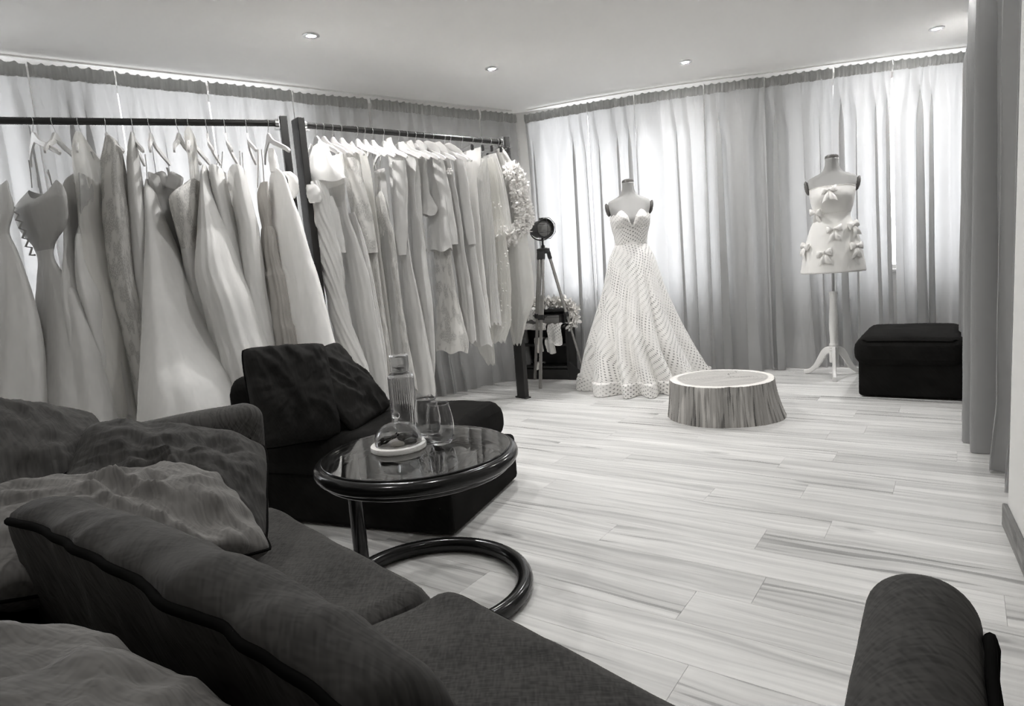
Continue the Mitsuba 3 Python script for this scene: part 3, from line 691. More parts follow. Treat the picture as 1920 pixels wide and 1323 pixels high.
# ---- spotlight on a tripod
lk = thing('tripod_lamp', 'black vintage spotlight on a wooden tripod in the corner beside the gowns', 'lamp')
HC = V(.36, 5.93, 0)
def lamp_wood(p, n, uv):
    v = .26 + .16 * (fbm(p.x * 60, p.y * 60, p.z * 5, 3) - .5)
    return mi.Color3f(v, v * .97, v * .92)
mat('lamp_wood', pr(mikit.proc(lamp_wood), .5))
put(lk + '__mount', moved(cat_([lathe([(.03, 1.20), (.055, 1.205), (.060, 1.215), (.060, 1.245), (.04, 1.252), (.018, 1.256), (.018, 1.275), (.009, 1.28), (.009, 1.345)], 28, True), box(.02, .012, .012, (-.015, 0, 1.325))]), trimesh.transformations.translation_matrix(HC)), 'black_metal', 35)
for a, rr in ((math.radians(-114), .32), (math.radians(5), .32), (math.radians(127), .26)):
    u = V(math.cos(a), math.sin(a), 0); w = V(-math.sin(a), math.cos(a), 0)
    top = HC + u * .045 + V(0, 0, 1.215); foot = HC + u * rr; d_ = unit(foot - top); L = np.linalg.norm(foot - top)
    Ml = frame(top, w, z=-d_)                                   # local z up the leg
    bars = [cbox(.016, .022, .56, .003, (sx * .017, 0, -.34)) for sx in (-1, 1)]
    leg = put(lk + '__leg', moved(cat_(bars), Ml), 'lamp_wood', False)
    low = cbox(.028, .018, L - .40, .003, (0, 0, -.40 - (L - .40) / 2 + .002)); low = moved(low, Ml); v = np.array(low.vertices); v[:, 2] = np.maximum(v[:, 2], 0.001); low.vertices = v
    put(leg + '__extension', low, 'lamp_wood', False)
    put(leg + '__bracket', moved(cbox(.058, .030, .075, .004, (0, 0, -.03)), Ml), 'black_metal', False)
    put(leg + '__clamp', moved(cat_([cbox(.058, .034, .045, .004, (0, 0, -.60)), tube([(.03, 0, -.60), (.055, 0, -.59)], .005, 8)]), Ml), 'black_metal', False)
HD = unit(V(.42, -.90, .05)); Mh = frame(HC + V(.0, .0, 1.425), HD, z=(0, 0, 1))   # x along the beam
hd = lathe([(.0001, -.115), (.045, -.113), (.068, -.10), (.076, -.07), (.080, .04), (.088, .045), (.090, .075), (.083, .078), (.080, .05), (.0001, .045)], 40); hd.apply_transform(frame((0, 0, 0), (0, 1, 0), z=(1, 0, 0)))
put(lk + '__head', moved(hd, Mh), 'black_metal', 35)
gl = lathe([(.0001, .060), (.04, .057), (.078, .047)], 40); gl.apply_transform(frame((0, 0, 0), (0, 1, 0), z=(1, 0, 0)))
mat('lens_grey', pr((.12, .12, .115), .3, clearcoat=.3))
put(lk + '__head__lens', moved(gl, Mh), 'lens_grey', 40)
wires = []
for x in (-.035, .035):
    wires.append(tube([(.098, -math.sqrt(.086 ** 2 - x * x), x), (.112, 0, x), (.098, math.sqrt(.086 ** 2 - x * x), x)], .0025, 6))
wires.append(tube([(.098, x, -math.sqrt(.086 ** 2 - x * x)) for x in (0,)] + [(.115, 0, 0)] + [(.098, 0, .086)], .0025, 6))
oc = [(.085, .100 * math.cos(q), .100 * math.sin(q)) for q in (np.arange(8) + .5) * PI / 4]
wires.append(tube(np.array([np.array(oc[int(t) % 8]) * (1 - t % 1) + np.array(oc[(int(t) + 1) % 8]) * (t % 1) for t in np.arange(64) / 8]), .0028, 6, closed=True))
put(lk + '__head__wire_guard', moved(cat_(wires), Mh), 'black_metal', True)
yk = tube(spline([(-.03, .098, 0), (-.03, .096, -.05), (-.02, .05, -.092), (-.01, 0, -.10), (-.02, -.05, -.092), (-.03, -.096, -.05), (-.03, -.098, 0)], 40), .006, 8)
put(lk + '__yoke', moved(cat_([yk, box(.05, .018, .022, (0, 0, .088)), lathe([(.011, -.10), (.011, -.07)], 12, True)]), Mh), 'black_metal', 35)

# ---- black shelf behind the lamp
SHX = unit(V(.87, -.49, 0)); SH0 = V(-.02, 6.27, 0); SHY = V(.49, .87, 0)
def shf(x, y, z): return frame(SH0 + SHX * x + SHY * y + V(0, 0, z), SHX, z=(0, 0, 1))
mat('black_board', pr((.012, .0118, .0112), .5))
sk = thing('shelf_unit', 'low black open shelf unit in the corner behind the tripod lamp', 'shelf')
for z in (.12, .335, .505, .665): put(sk + '__shelf', moved(cbox(.58, .20, .022, .003), shf(.33, .10, z)), 'black_board', False)
put(sk + '__side_panel', moved(cbox(.02, .20, .655, .003), shf(.04, .10, .3285)), 'black_board', False)
put(sk + '__side_panel', moved(cbox(.02, .20, .655, .003), shf(.62, .10, .3285)), 'black_board', False)
put(sk + '__back_panel', moved(cbox(.58, .012, .62, .002), shf(.33, .20, .33)), 'black_board', False)
put(sk + '__plinth', moved(cbox(.60, .19, .10, .004), shf(.33, .10, .052)), 'black_board', False)
def wedge():
    p = np.array([(.0, 0), (.17, 0), (.155, .022), (.0, .17)]); v = np.vstack([np.c_[p[:, 0], np.full(4, -.02), p[:, 1]], np.c_[p[:, 0], np.full(4, .02), p[:, 1]]])
    return hull(*[m3.Manifold.hull_points(v)])
put(sk + '__foot_brace', moved(wedge(), shf(.63, .02, .002)), 'black_board', False)
put(sk + '__drawer_box', moved(cbox(.46, .17, .10, .004), shf(.32, .10, .567)), 'skirting_wood', False)

def feathers(key, label, path, n, seed, rad=.05, size=.035, cat='stole', material='white_satin', jitter=1.0):
    rng = np.random.RandomState(seed); c = spline(path, 200); ms_v, ms_f = [], []; o = 0
    for q in range(n):
        i = rng.randint(200); d_ = unit(rng.normal(size=3) + V(0, 0, .25)); p = c[i] + d_ * rad * rng.uniform(.1, .6)
        e = unit(d_ + .7 * rng.normal(size=3)); s_ = unit(np.cross(e, rng.normal(size=3))); L = size * rng.uniform(.6, 1.3); w = L * .28
        bend = np.cross(e, s_) * L * .35
        pts = [p, p + e * L * .4 + s_ * w + bend * .2, p + e * L * .4 - s_ * w + bend * .2, p + e * L * .8 + s_ * w * .8 + bend * .7, p + e * L * .8 - s_ * w * .8 + bend * .7, p + e * L + bend]
        ms_v += pts; ms_f += [[o, o + 1, o + 2], [o + 1, o + 3, o + 2], [o + 2, o + 3, o + 4], [o + 3, o + 5, o + 4]]; o += 6
    v = np.array(ms_v); v[:, 2] = np.maximum(v[:, 2], .02)
    k = thing(key, label, cat); put(k, tm(v, ms_f), material, False); return k
sp = lambda x, y, z: (SH0 + SHX * x + SHY * y + V(0, 0, z))
feathers('feather_boa', 'fluffy white feather boa draped over the top of the black shelf', [sp(.02, .08, .71), sp(.2, .11, .725), sp(.4, .10, .735), sp(.56, .08, .73), sp(.665, .06, .69), sp(.69, .04, .60), sp(.665, .04, .52)], 1100, 5, .055, .05)

def drape(key, label, cat, x0, x1, z, drop, seed, depth=.16, thick=.03, material='lace_cloth', skew=0., group=None):
    """A folded cloth lying on a shelf, its end hanging over the front edge."""
    rng = np.random.RandomState(seed); n, m_ = 22, 26; u = np.linspace(0, 1, n); P = []
    path = [(.9 * depth, thick * .6), (.5 * depth, thick), (.1 * depth, thick * .95), (-.006, thick * .5)] + ([(-.016, -drop * .4), (-.02, -drop)] if drop > 0 else [(-.012, .004)])
    c = spline([(0, a, b) for a, b in path], m_)
    for i, q in enumerate(c):
        t = i / (m_ - 1); x = x0 + (x1 - x0) * u + skew * t
        x = x + (.02 * t) * (u - .5) * 0
        wob = .010 * np.sin(u * 9 + seed + t * 2) * (.3 + t)
        hem = drop * .25 * np.sin(u * 5 + seed) * max(0, t - .6)
        P.append(np.stack([x, q[1] + wob * (t > .55) - .004, np.maximum(q[2] + .006 * np.sin(u * 14 + seed) * (t < .7) - hem, -1)], 1))
    P = np.array(P); mesh = grid(P); v = np.array(mesh.vertices)
    k = thing(key, label, cat, group); uv = v[:, [0, 2]] * 1.0
    put(k, moved(tm(v, mesh.faces), shf(0, 0, z + .012)), material, True, uv=uv); return k
drape('lace_trim', 'white lace trim hanging in a point over the front edge of the shelf top', 'lace', .24, .34, .665, .10, 3, .12, .02)
drape('lace_veil', 'folded white lace veil on the left half of the shelf top, under the feather boa', 'veil', .03, .24, .665, .025, 8, .14, .03)
drape('lace_cloth', 'folded white lace on the second shelf, hanging over its right end', 'cloth', .44, .58, .505, .17, 4, .14, .022)
drape('lace_bundle', 'flat bundle of white lace along the front of the second shelf', 'cloth', .10, .42, .505, .03, 9, .15, .03)
drape('satin_glove', 'long white satin glove hanging from the third shelf, with pearl buttons', 'glove', .36, .46, .335, .085, 5, .16, .05, 'white_satin', .06)
drape('satin_glove', 'plain white satin glove left of the buttoned one on the third shelf', 'glove', .25, .345, .335, .075, 6, .16, .055, 'white_satin', .05)
drape('satin_ribbon', 'small white ribbon end lying on the lowest shelf', 'ribbon', .29, .35, .12, .03, 7, .10, .03, 'white_satin')

# ---- tree stump
def bark(p, n, uv):
    u, v = uv.x, uv.y
    s = fbm(u * 42.0, v * 3.2, 3.0, 3); f = fbm(u * 120.0, v * 7.0, 9.0, 3)
    dark = smoothstep(.56, .74, fbm(u * 70.0, v * 4.0, 5.0, 3)); lightp = smoothstep(.60, .72, fbm(u * 36.0, v * 3.0, 12.0, 3))
    c = .30 + .16 * (s - .5) + .18 * (f - .5) - .17 * dark + .14 * lightp
    c = dr.clip(c, .05, .6); return mi.Color3f(c, c * .965, c * .92)
mat('stump_bark', pr(mikit.proc(bark), .8))
def stump_end(p, n, uv):
    x, y = uv.x, uv.y
    r = dr.sqrt(dr.square(x) + dr.square(y)); a = dr.atan2(y, x)
    rr = r * (1 + .06 * (noise(dr.cos(a) * 2 + 5, dr.sin(a) * 2 + 5, 1.0) - .5))
    rings = .5 + .5 * dr.sin(rr * 260.0 + 3.0 * noise(x * 9, y * 9, 1.0))
    saw = fbm(x * 7.0 + y * 2.0, y * 60.0, 4.0, 3)
    sap = smoothstep(.285, .300, rr)
    c = .37 + .03 * (rings - .5) + .14 * (saw - .5) + .30 * sap
    ck = smoothstep(.006, .002, dr.abs(y + .3 * (x - .05) + .012 * dr.sin(x * 60))) * smoothstep(.02, .06, x) * smoothstep(.26, .16, x)
    ck2 = smoothstep(.005, .001, dr.abs(x - .9 * y + .015 * dr.sin(y * 70))) * smoothstep(.05, .10, y) * smoothstep(.24, .18, y)
    c = dr.clip(c * (1 - .8 * dr.maximum(ck, ck2)), .03, .8); return mi.Color3f(c, c * .97, c * .93)
mat('stump_top', pr(mikit.proc(stump_end), .7))
stk = thing('tree_stump', 'round tree-stump stool standing on the floor in front of the curtains', 'stool')
SC, SH = V(1.395, 4.225), .252
ang = np.arange(220) * 2 * PI / 220
outline = 1 + .012 * np.sin(2 * ang + 1) + .008 * np.sin(5 * ang) + .006 * np.sin(9 * ang + 2)
Pst = []
for i, z in enumerate(np.linspace(0, 1, 26)):
    flare = (1 - z) ** 1.6 * (.020 + .045 * np.clip(np.cos(ang + .35), 0, 1) ** 2)
    gro = .0045 * (meshkit.fbm(np.stack([ang * 14, 0 * ang + z * 1.2, 0 * ang], -1), 3, 2) - .5) * 2
    r = (.338 * outline + flare + gro) * (1 - .012 * max(0, (z - .93) / .07))
    chip = .022 * np.exp(-((((ang - math.radians(-101) + PI) % (2 * PI)) - PI) / .075) ** 2) * ss(.80, .90, z)
    chip2 = .012 * np.exp(-((((ang - math.radians(-88) + PI) % (2 * PI)) - PI) / .02) ** 2) * ss(.76, .9, z)
    Pst.append(np.stack([(r - chip - chip2) * np.cos(ang), (r - chip - chip2) * np.sin(ang), np.full(220, .0005 + z * SH)], 1))
Pst = np.array(Pst); Mst = trimesh.transformations.translation_matrix((SC[0], SC[1], 0))
put(stk + '__bark', moved(grid(Pst, True), Mst), 'stump_bark', True, uv=np.stack([np.tile(ang * .34, (26, 1)), Pst[..., 2]], -1).reshape(-1, 2))
rim = Pst[-1]; K = 14; Pt = np.array([np.c_[rim[:, :2] * (1 - i / K), rim[:, 2] + .002 * min(i, 1)] for i in range(K + 1)]); Pt[-1, :, :2] = rim[:, :2] * .001
put(stk + '__cut_face', moved(grid(Pt, True), Mst), 'stump_top', True, uv=Pt[..., :2].reshape(-1, 2))
# ------------------------------------------------------------------ clothes racks, hangers and garments
ROD_Z = 2.10
def thin(key, base, trans=.7, rough=.6, lin=.03, tint=(1, .992, .975), fine=60., **k):
    def f(p, n, uv):
        c = base * (1 + lin * 2 * (fbm(p.x * fine, p.y * fine, p.z * fine * .25, 2) - .5)); return mi.Color3f(c * tint[0], c * tint[1], c * tint[2])
    scene[key] = {'type': 'principledthin', 'base_color': mikit.proc(f), 'roughness': rough, 'diff_trans': trans, 'spec_trans': 0.0, **k}; return key
thin('gown_satin', .70, .40, .45)
thin('gown_crepe', .68, .40, .8, .05)
thin('gown_bright', .90, .30, .6)
thin('gown_chiffon', .74, .5, .8)
thin('gown_grey', .50, .4, .7)
thin('gown_beige', .50, .45, .8, .08, (1, .96, .91))
def lace_floral(p, n, uv):
    d, d2, w = voronoi(uv.x * 55, uv.y * 55)
    h = smoothstep(.05, .16, d2 - d); q = smoothstep(.40, .62, fbm(uv.x * 16, uv.y * 16, 3.0, 3))
    c = .54 + .24 * dr.maximum(1 - h, q); return mi.Color3f(c, c * .985, c * .955)
scene['gown_lace'] = {'type': 'principledthin', 'base_color': mikit.proc(lace_floral), 'roughness': .8, 'diff_trans': .6, 'spec_trans': 0.0}
scene['tulle_cloth'] = {'type': 'principledthin', 'base_color': rgb(.86, .85, .82), 'roughness': .8, 'diff_trans': 1.0, 'spec_trans': 0.0}
scene['tulle'] = {'type': 'mask', 'opacity': {'type': 'rgb', 'value': .62}, 'b': {'type': 'ref', 'id': 'tulle_cloth'}}
mat('hanger_white', pr(g(.62), .4))
mat('rack_black', pr((.014, .0138, .0132), .38))
mat('wire_metal', pr(.62, .25, metallic=1.0))
mat('pearl', pr(g(.85), .2, clearcoat=.6))

class Rod:
    def __init__(self, a, b, over):
        self.a, self.b = V(*a, ROD_Z), V(*b, ROD_Z); self.d = unit(self.b - self.a); self.L = np.linalg.norm(self.b - self.a); self.over = over
    def at(self, px):
        """The point of the rod that stands at the column px of the survey."""
        s = np.linspace(-.6, self.L + .1, 800); q = self.a[None] + s[:, None] * self.d
        c = np.array([((x * _rt[0] + y * _fw[0] - (z - CAM_H) * _dn[0]) / (x * _rt[2] + y * _fw[2] - (z - CAM_H) * _dn[2])) * F + 960 for x, y, z in q])
        return q[np.argmin(np.abs(c - px))]
RL = Rod((-2.667, 3.618), (-1.331, 4.148), .0)
RRt = Rod((-1.221, 4.231), (.047, 5.294), .0)

def rack(rod, s0, s1, label):
    k = thing('clothes_rack', label, 'clothes rack')
    d = rod.d; w = V(d[1], -d[0], 0); A, B = rod.a + d * s0, rod.a + d * s1; L = np.linalg.norm(B - A)
    put(k + '__rod', tube(np.array([A + (B - A) * t for t in np.linspace(0, 1, 8)]), .0195, 20), 'rack_black', 40)
    for P, sg in ((A, -1), (B, 1)):
        c = P + d * sg * .024; Mp = frame(V(c[0], c[1], 0), d, z=(0, 0, 1))
        put(k + '__post', moved(cbox(.045, .105, ROD_Z + .03, .003, (0, 0, (ROD_Z + .03) / 2 + .004)), Mp), 'rack_black', False)
        put(k + '__foot', moved(cbox(.06, .14, .012, .003, (0, 0, .0065)), Mp), 'rack_black', False)
        put(k + '__bracket', moved(cat_([cbox(.006, .062, .075, .002, (-sg * .0255, 0, ROD_Z)), cbox(.035, .062, .006, .002, (-sg * .042, 0, ROD_Z - .0345)), lathe([(.026, -.012), (.026, .012), (.0205, .012)], 24).apply_transform(frame((-sg * .036, 0, ROD_Z), (0, 1, 0), z=(1, 0, 0)))]), Mp), 'wire_metal', 35)
rack(RL, -.45, RL.L - .005, 'black clothes rack at the left with the long gowns hanging before the window')
rack(RRt, .0, RRt.L, 'black clothes rack at the right, packed with white garments on pale hangers')

def hanger_meshes():
    top = spline([(0, -.062), (.014, -.064), (.030, -.078), (.055, -.104), (.11, -.132), (.17, -.162), (.212, -.188), (.222, -.202)], 26)
    bot = spline([(.214, -.214), (.19, -.200), (.12, -.166), (.065, -.144), (.035, -.130), (.0, -.112)], 20)
    half = np.vstack([top, bot]); full = np.vstack([half, np.c_[-half[::-1, 0], half[::-1, 1]][1:-1]])
    from shapely.geometry import Polygon as P_
    pg = P_(full).buffer(0)
    outer, inner = pg, pg.buffer(-.003)
    m = trimesh.creation.extrude_polygon(pg.simplify(.0006), .011, engine='earcut'); m.apply_translation((0, 0, -.0055))
    v = np.array(m.vertices); v = np.c_[v[:, 0], v[:, 2] + .035 * (v[:, 0] / .22) ** 2, v[:, 1]]   # arms sweep forward
    body = tm(v, m.faces[:, ::-1])
    a = np.linspace(math.radians(-35), math.radians(205), 22)
    hook = spline(np.vstack([[(0, 0, -.066), (0, 0, -.045), (.010, 0, -.032)], np.stack([.0232 * np.cos(a), 0 * a, .0232 * np.sin(a) - .0015], 1)]), 46)
    return body, tube(hook, .0019, 7)
HBODY, HHOOK = hanger_meshes()
HB_, HH_ = mikit.ply(HBODY, 'hanger_white', smooth=25), mikit.ply(HHOOK, 'wire_metal', smooth=True)
def hanger(rod, px, label, yaw=0., sc=1.0, group='white wooden hangers'):
    O = rod.at(px); e = V(rod.d[1], -rod.d[0], 0); ca, sa = math.cos(yaw), math.sin(yaw); e = V(e[0] * ca - e[1] * sa, e[0] * sa + e[1] * ca, 0)
    k = thing('hanger', label, 'hanger', group)
    M = T(frame(O, e, z=(0, 0, 1)))
    scene[k + '__frame'] = {**HB_, 'to_world': M}; scene[k + '__hook'] = {**HH_, 'to_world': M}
    return O, e

def clip_hanger(rod, px, label, yaw=0.):
    O = rod.at(px); e = V(rod.d[1], -rod.d[0], 0); M = frame(O, e, z=(0, 0, 1))
    k = thing('clip_hanger', label, 'hanger')
    put(k + '__hook', moved(HHOOK, M), 'wire_metal', True)
    put(k + '__bar', moved(tube([(-.17, 0, -.075), (0, 0, -.075), (.17, 0, -.075)], .003, 8), M), 'wire_metal', True)
    put(k + '__stem', moved(tube([(0, 0, -.05), (0, 0, -.076)], .0022, 6), M), 'wire_metal', True)
    for x in (-.13, .13): put(k + '__clip', moved(cbox(.022, .016, .045, .003, (x, 0, -.088)), M), 'black_metal', False)
    return O, e

def garment(name, label, group, O, e, rows, seed, top='gown_crepe', bottom=None, waist=None, flat=(.14, .42), folds=(7, .03, .16), neck=(.0, .0), sleeves=(), straps=(), dy=0., helix=0., wrk=.013, cat='dress', n=76, na=110, sweet=0., tiers=(), keyname=None):
    """Hanging garment. rows: (y, left x, right x) of its outline in the survey; e: the way its hanger points; flat: thickness against width, top and hem;
    folds: (how many, at the top, at the hem); neck: dip in front and at the back."""
    rng = np.random.RandomState(seed); Y = O[1] + dy; vd = unit(V(O[0], O[1], 0)); q = V(vd[1], -vd[0], 0); f_ = V(-e[1], e[0], 0)
    R = []
    for y, xl, xr in rows:
        a, b = at_y(xl, y, Y), at_y(xr, y, Y); c = (a + b) / 2; R.append((c[2], c[0] - O[0], c[1] - O[1], np.linalg.norm((b - a)[:2]) / 2))
    r = np.array(R); s = np.concatenate([[0], np.cumsum(np.abs(np.diff(r[:, 0])) + 1e-3)]); s /= s[-1]
    t = np.linspace(0, 1, n); r = Pchip(s, r)(t); th = np.arange(na) * 2 * PI / na
    nf, f0, f1 = folds; P = []; ph = rng.rand(4) * 6
    for i in range(n):
        z, cx, cy, w = r[i]; k = t[i]; rho = flat[0] + (flat[1] - flat[0]) * k
        a = w / math.sqrt((e @ q) ** 2 + (rho * (f_ @ q)) ** 2)
        A = (f0 + (f1 - f0) * k ** 1.2)
        tw = th + .18 * np.sin(2 * th + ph[0])
        fo = A * (.6 * np.sin(nf * tw + ph[1] + 1.2 * k * math.sin(ph[2]) + helix * z) + .6 * (1 - 2 * np.abs(np.sin(.5 * (nf * tw + ph[1] + .7 + 1.2 * k * math.sin(ph[2]) + helix * z))) ** .6) + .45 * np.sin((2 * nf - 1) * tw + ph[2] - .8 * k + helix * 1.6 * z)) / 1.3
        x, y = a * np.cos(th) * (1 + fo * .6), a * rho * np.sin(th) * (1 + fo * 1.6) + a * .25 * fo * np.sin(th)
        zz = np.full(na, z)
        edge = np.exp(-k / .06)
        zz -= edge * (neck[0] * np.clip(-np.sin(th) if f_ @ vd > 0 else np.sin(th), 0, 1) ** 1.5 + neck[1] * np.clip(np.sin(th) if f_ @ vd > 0 else -np.sin(th), 0, 1) ** 1.5)
        if sweet: zz += edge * sweet * (np.abs(np.cos(th)) - .55 - .6 * np.exp(-(np.cos(th) / .14) ** 2))
        zz += (k > .93) * .012 * np.sin(nf * th + ph[3]) * (k - .93) / .07
        P.append(O[None] + V(cx, cy, 0)[None] + x[:, None] * e + y[:, None] * f_ + (zz - O[2])[:, None] * V(0, 0, 1))
    P = np.array(P); nz = meshkit.fbm(P * V(16, 16, 3.2), 3, seed) - .5
    nrm = P - P.mean(1, keepdims=True); nrm[..., 2] = 0; nrm /= np.linalg.norm(nrm, axis=-1, keepdims=True) + 1e-9
    P = P + nrm * (wrk * 2 * nz)[..., None]; P[..., 2] = np.maximum(P[..., 2], .012)
    uv = np.stack([np.tile(th * .2, (n, 1)), P[..., 2]], -1)
    key = thing(name, label, cat, group)
    def out(part, i0, i1, m_):
        put(key + '__' + part, grid(P[i0:i1], True), m_, True, uv=uv[i0:i1].reshape(-1, 2))
    if waist is None: out('body', 0, n, top)
    else:
        y0 = waist; zw = at_y((rows[0][1] + rows[0][2]) / 2, y0, Y)[2]; iw = int(np.argmin(np.abs(r[:, 0] - zw)))
        out('bodice', 0, iw + 1, top)
        cuts = [iw] + [int(np.argmin(np.abs(r[:, 0] - at_y((rows[-1][1] + rows[-1][2]) / 2, yy, Y)[2]))) for yy in tiers] + [n - 1]
        for j, (i0, i1) in enumerate(zip(cuts[:-1], cuts[1:])):
            out('skirt' if not tiers else 'tier', i0, i1 + 1, bottom or top)
    for sl in sleeves:
        pts = sl['p']; C = np.array([at_y(x, y, Y + sl.get('dy', -.04)) for x, y, w in pts]); W = np.array([w for *_, w in pts]) / 2 * Y / F
        m_ = 30; C = spline(C, m_); W = Pchip(np.linspace(0, 1, len(pts)), W)(np.linspace(0, 1, m_)); aa = np.arange(22) * 2 * PI / 22; Q = []
        for i in range(m_):
            sq = .62; g_ = 1 + .05 * np.sin(aa * 3 + i * .5 + seed) + sl.get('pleat', 0.) * np.sin(aa * 8 + i * .2)
            Q.append(C[i] + (W[i] * np.cos(aa) * g_)[:, None] * q + (W[i] * sq * np.sin(aa) * g_)[:, None] * vd)
        Q = np.array(Q); put(key + '__sleeve', grid(Q, True), sl.get('m', top), True, uv=np.stack([np.tile(aa * .06, (m_, 1)), Q[..., 2]], -1).reshape(-1, 2))
    for (x0, y0, x1, y1) in straps:
        a, b = at_y(x0, y0, Y), at_y(x1, y1, Y); put(key + '__strap', tube([a, (a + b) / 2 + V(.002, 0, 0), b], .0028, 6), top, True)
    return key, P

GL, GR = 'gowns on the left rack', 'white garments on the right rack'
HL = ['first hanger from the left, turned edge-on', 'hanger second from the left, its arms bare before the bright curtain', 'hanger under the lace cap of the sheer gown', 'hanger of the long lace coat on the left rack', 'hanger of the tall narrow satin gown', 'bare hanger in the middle of the left rack, above the wide A-line gown',
      'hanger above the bow-shouldered gown', 'hanger with a lace point over its neck', 'hanger above the beaded corset gown', 'hanger above the square-necked gown', 'hanger third from the right end of the left rack', 'last hanger of the left rack, beside the black post']
LH_X = [58, 100, 147, 196, 247, 279, 332, 354, 386, 421, 461, 501]; LH_YAW = [.55, -.22, -.1, .3, .12, -.12, -.25, -.2, -.05, -.05, .0, .3]
LHK = [hanger(RL, x, 'white wooden ' + l, y, 1.0) for x, l, y in zip(LH_X, HL, LH_YAW)]
h_off = (RL.at(-18), LHK[0][1])
def GLg(i, *a, **k):
    O, e = LHK[i] if i >= 0 else h_off; return garment(a[0], a[1], GL, O, e, a[2], a[3], **k)
GLg(-1, 'gown', 'ivory satin gown cut off by the left edge of the photo', [(345, -22, 12), (360, -26, 14), (400, -30, 21), (440, -28, 14), (470, -28, 26), (520, -35, 42), (600, -45, 61), (700, -55, 73), (790, -60, 80)], 1, top='gown_satin', waist=445, neck=(.03, .05), folds=(5, .02, .09))
k_, P_ = GLg(0, 'gown', 'mermaid gown with an open laced side and a tight waist near the left edge', [(347, 54, 103), (362, 38, 113), (385, 27, 117), (410, 36, 119), (435, 48, 114), (462, 66, 99), (480, 72, 97), (520, 73, 118), (561, 72, 145), (620, 72, 165), (700, 72, 186), (790, 70, 210)], 2, top='gown_grey', bottom='gown_crepe', waist=470, neck=(.07, .04), folds=(5, .015, .07), straps=((66, 294, 72, 352), (54, 300, 60, 352), (90, 318, 97, 347)), sweet=.0)
YL = LHK[0][0][1] - .06
zig = [at_y(x, y, YL) for x, y in [(27, 388), (24, 396), (36, 402), (30, 412), (42, 416), (36, 428), (48, 432), (42, 446), (54, 449), (48, 462), (60, 464), (56, 478), (66, 478)]]
put(k_ + '__corset_lacing', tube(np.array(zig), .006, 6), 'gown_grey', True)
GLg(1, 'gown', 'slim grey-white gown behind the right shoulder of the mermaid gown', [(326, 137, 146), (345, 122, 149), (380, 118, 156), (430, 122, 158), (460, 122, 160), (520, 120, 180), (600, 128, 206), (700, 140, 228), (790, 150, 248)], 3, top='gown_crepe', waist=455, neck=(.02, .05), folds=(5, .03, .08), straps=((136, 284, 144, 326), (88, 322, 97, 345)))
GLg(2, 'gown', 'sheer gown with a lace cap over its hanger and puffed shoulders', [(247, 144, 152), (268, 140, 166), (290, 140, 180), (320, 143, 195), (370, 148, 197), (430, 152, 200), (500, 160, 214), (600, 176, 234), (700, 194, 254), (790, 206, 266)], 4, top='tulle', folds=(6, .04, .08), flat=(.25, .35))
GLg(2, 'gown', 'strapless gown with an open pointed bodice, under the sheer puffed shoulders', [(338, 152, 190), (370, 154, 193), (420, 152, 185), (450, 146, 187), (500, 148, 198), (555, 156, 218), (620, 172, 231), (682, 186, 242), (775, 208, 257)], 5, top='gown_grey', bottom='gown_satin', waist=440, neck=(.0, .06), folds=(4, .01, .05), straps=((172, 284, 184, 340), (170, 284, 180, 340)), sweet=.03, dy=-.03)
GLg(3, 'lace_coat', 'long-sleeved lace coat dress with a textured sleeve, left of the tall satin gown', [(256, 197, 206), (275, 194, 220), (300, 190, 226), (350, 190, 230), (420, 192, 240), (500, 200, 250), (560, 212, 262), (650, 232, 275), (780, 255, 282)], 6, top='gown_lace', folds=(5, .03, .08), sleeves=({'p': [(220, 285, 16), (232, 360, 20), (244, 430, 22), (253, 503, 19)], 'dy': -.05},), flat=(.22, .4))
GLg(4, 'gown', 'tall narrow satin gown hanging straight from its hanger in the left rack', [(252, 244, 251), (290, 240, 259), (340, 240, 266), (400, 243, 276), (455, 246, 283), (520, 250, 290), (650, 258, 300), (780, 262, 310)], 7, top='gown_satin', folds=(4, .02, .06), straps=((272, 289, 276, 338),))
GLg(5, 'gown', 'very wide A-line gown with a sharp peak, its tulle skirt spreading to the right', [(337, 274, 283), (355, 272, 290), (395, 274, 303), (430, 276, 317), (470, 277, 333), (520, 277, 353), (570, 277, 379), (620, 277, 404), (665, 277, 434), (700, 277, 458), (740, 277, 474), (775, 277, 484)], 8, top='gown_satin', bottom='gown_chiffon', waist=420, folds=(6, .01, .045), flat=(.3, .40), dy=-.10, wrk=.007)
k_, P_ = GLg(6, 'gown', 'gown with big folded bows on its off-shoulder neckline', [(332, 284, 330), (350, 286, 334), (370, 292, 324), (420, 300, 330), (470, 306, 345), (560, 320, 362), (700, 340, 400), (780, 350, 415)], 9, top='gown_grey', neck=(.02, .03), folds=(5, .03, .07), straps=((314, 314, 318, 330), (312, 314, 316, 330)))
for j, (px, py, w, h_, rz) in enumerate([(327, 341, 26, 30, .5), (301, 338, 26, 28, -.3)]):
    c = at_y(px, py, LHK[6][0][1] - .10); q_ = soft_box(w * 4 / F, .05, h_ * 4 / F, .022, res=.012, seed=70 + j, wr=.012, freq=22.); q_.apply_transform(frame(c, V(math.cos(rz), 0, -math.sin(rz)), y=(0, 1, 0)))
    put(k_ + '__bow', q_, 'gown_grey', True)
GLg(7, 'veil', 'sheer beaded lace veil hung from the hanger with a lace point', [(238, 352, 357), (262, 347, 367), (300, 354, 370), (340, 358, 376), (400, 352, 384), (440, 356, 388)], 10, top='tulle', folds=(6, .06, .12), flat=(.2, .3), cat='veil')
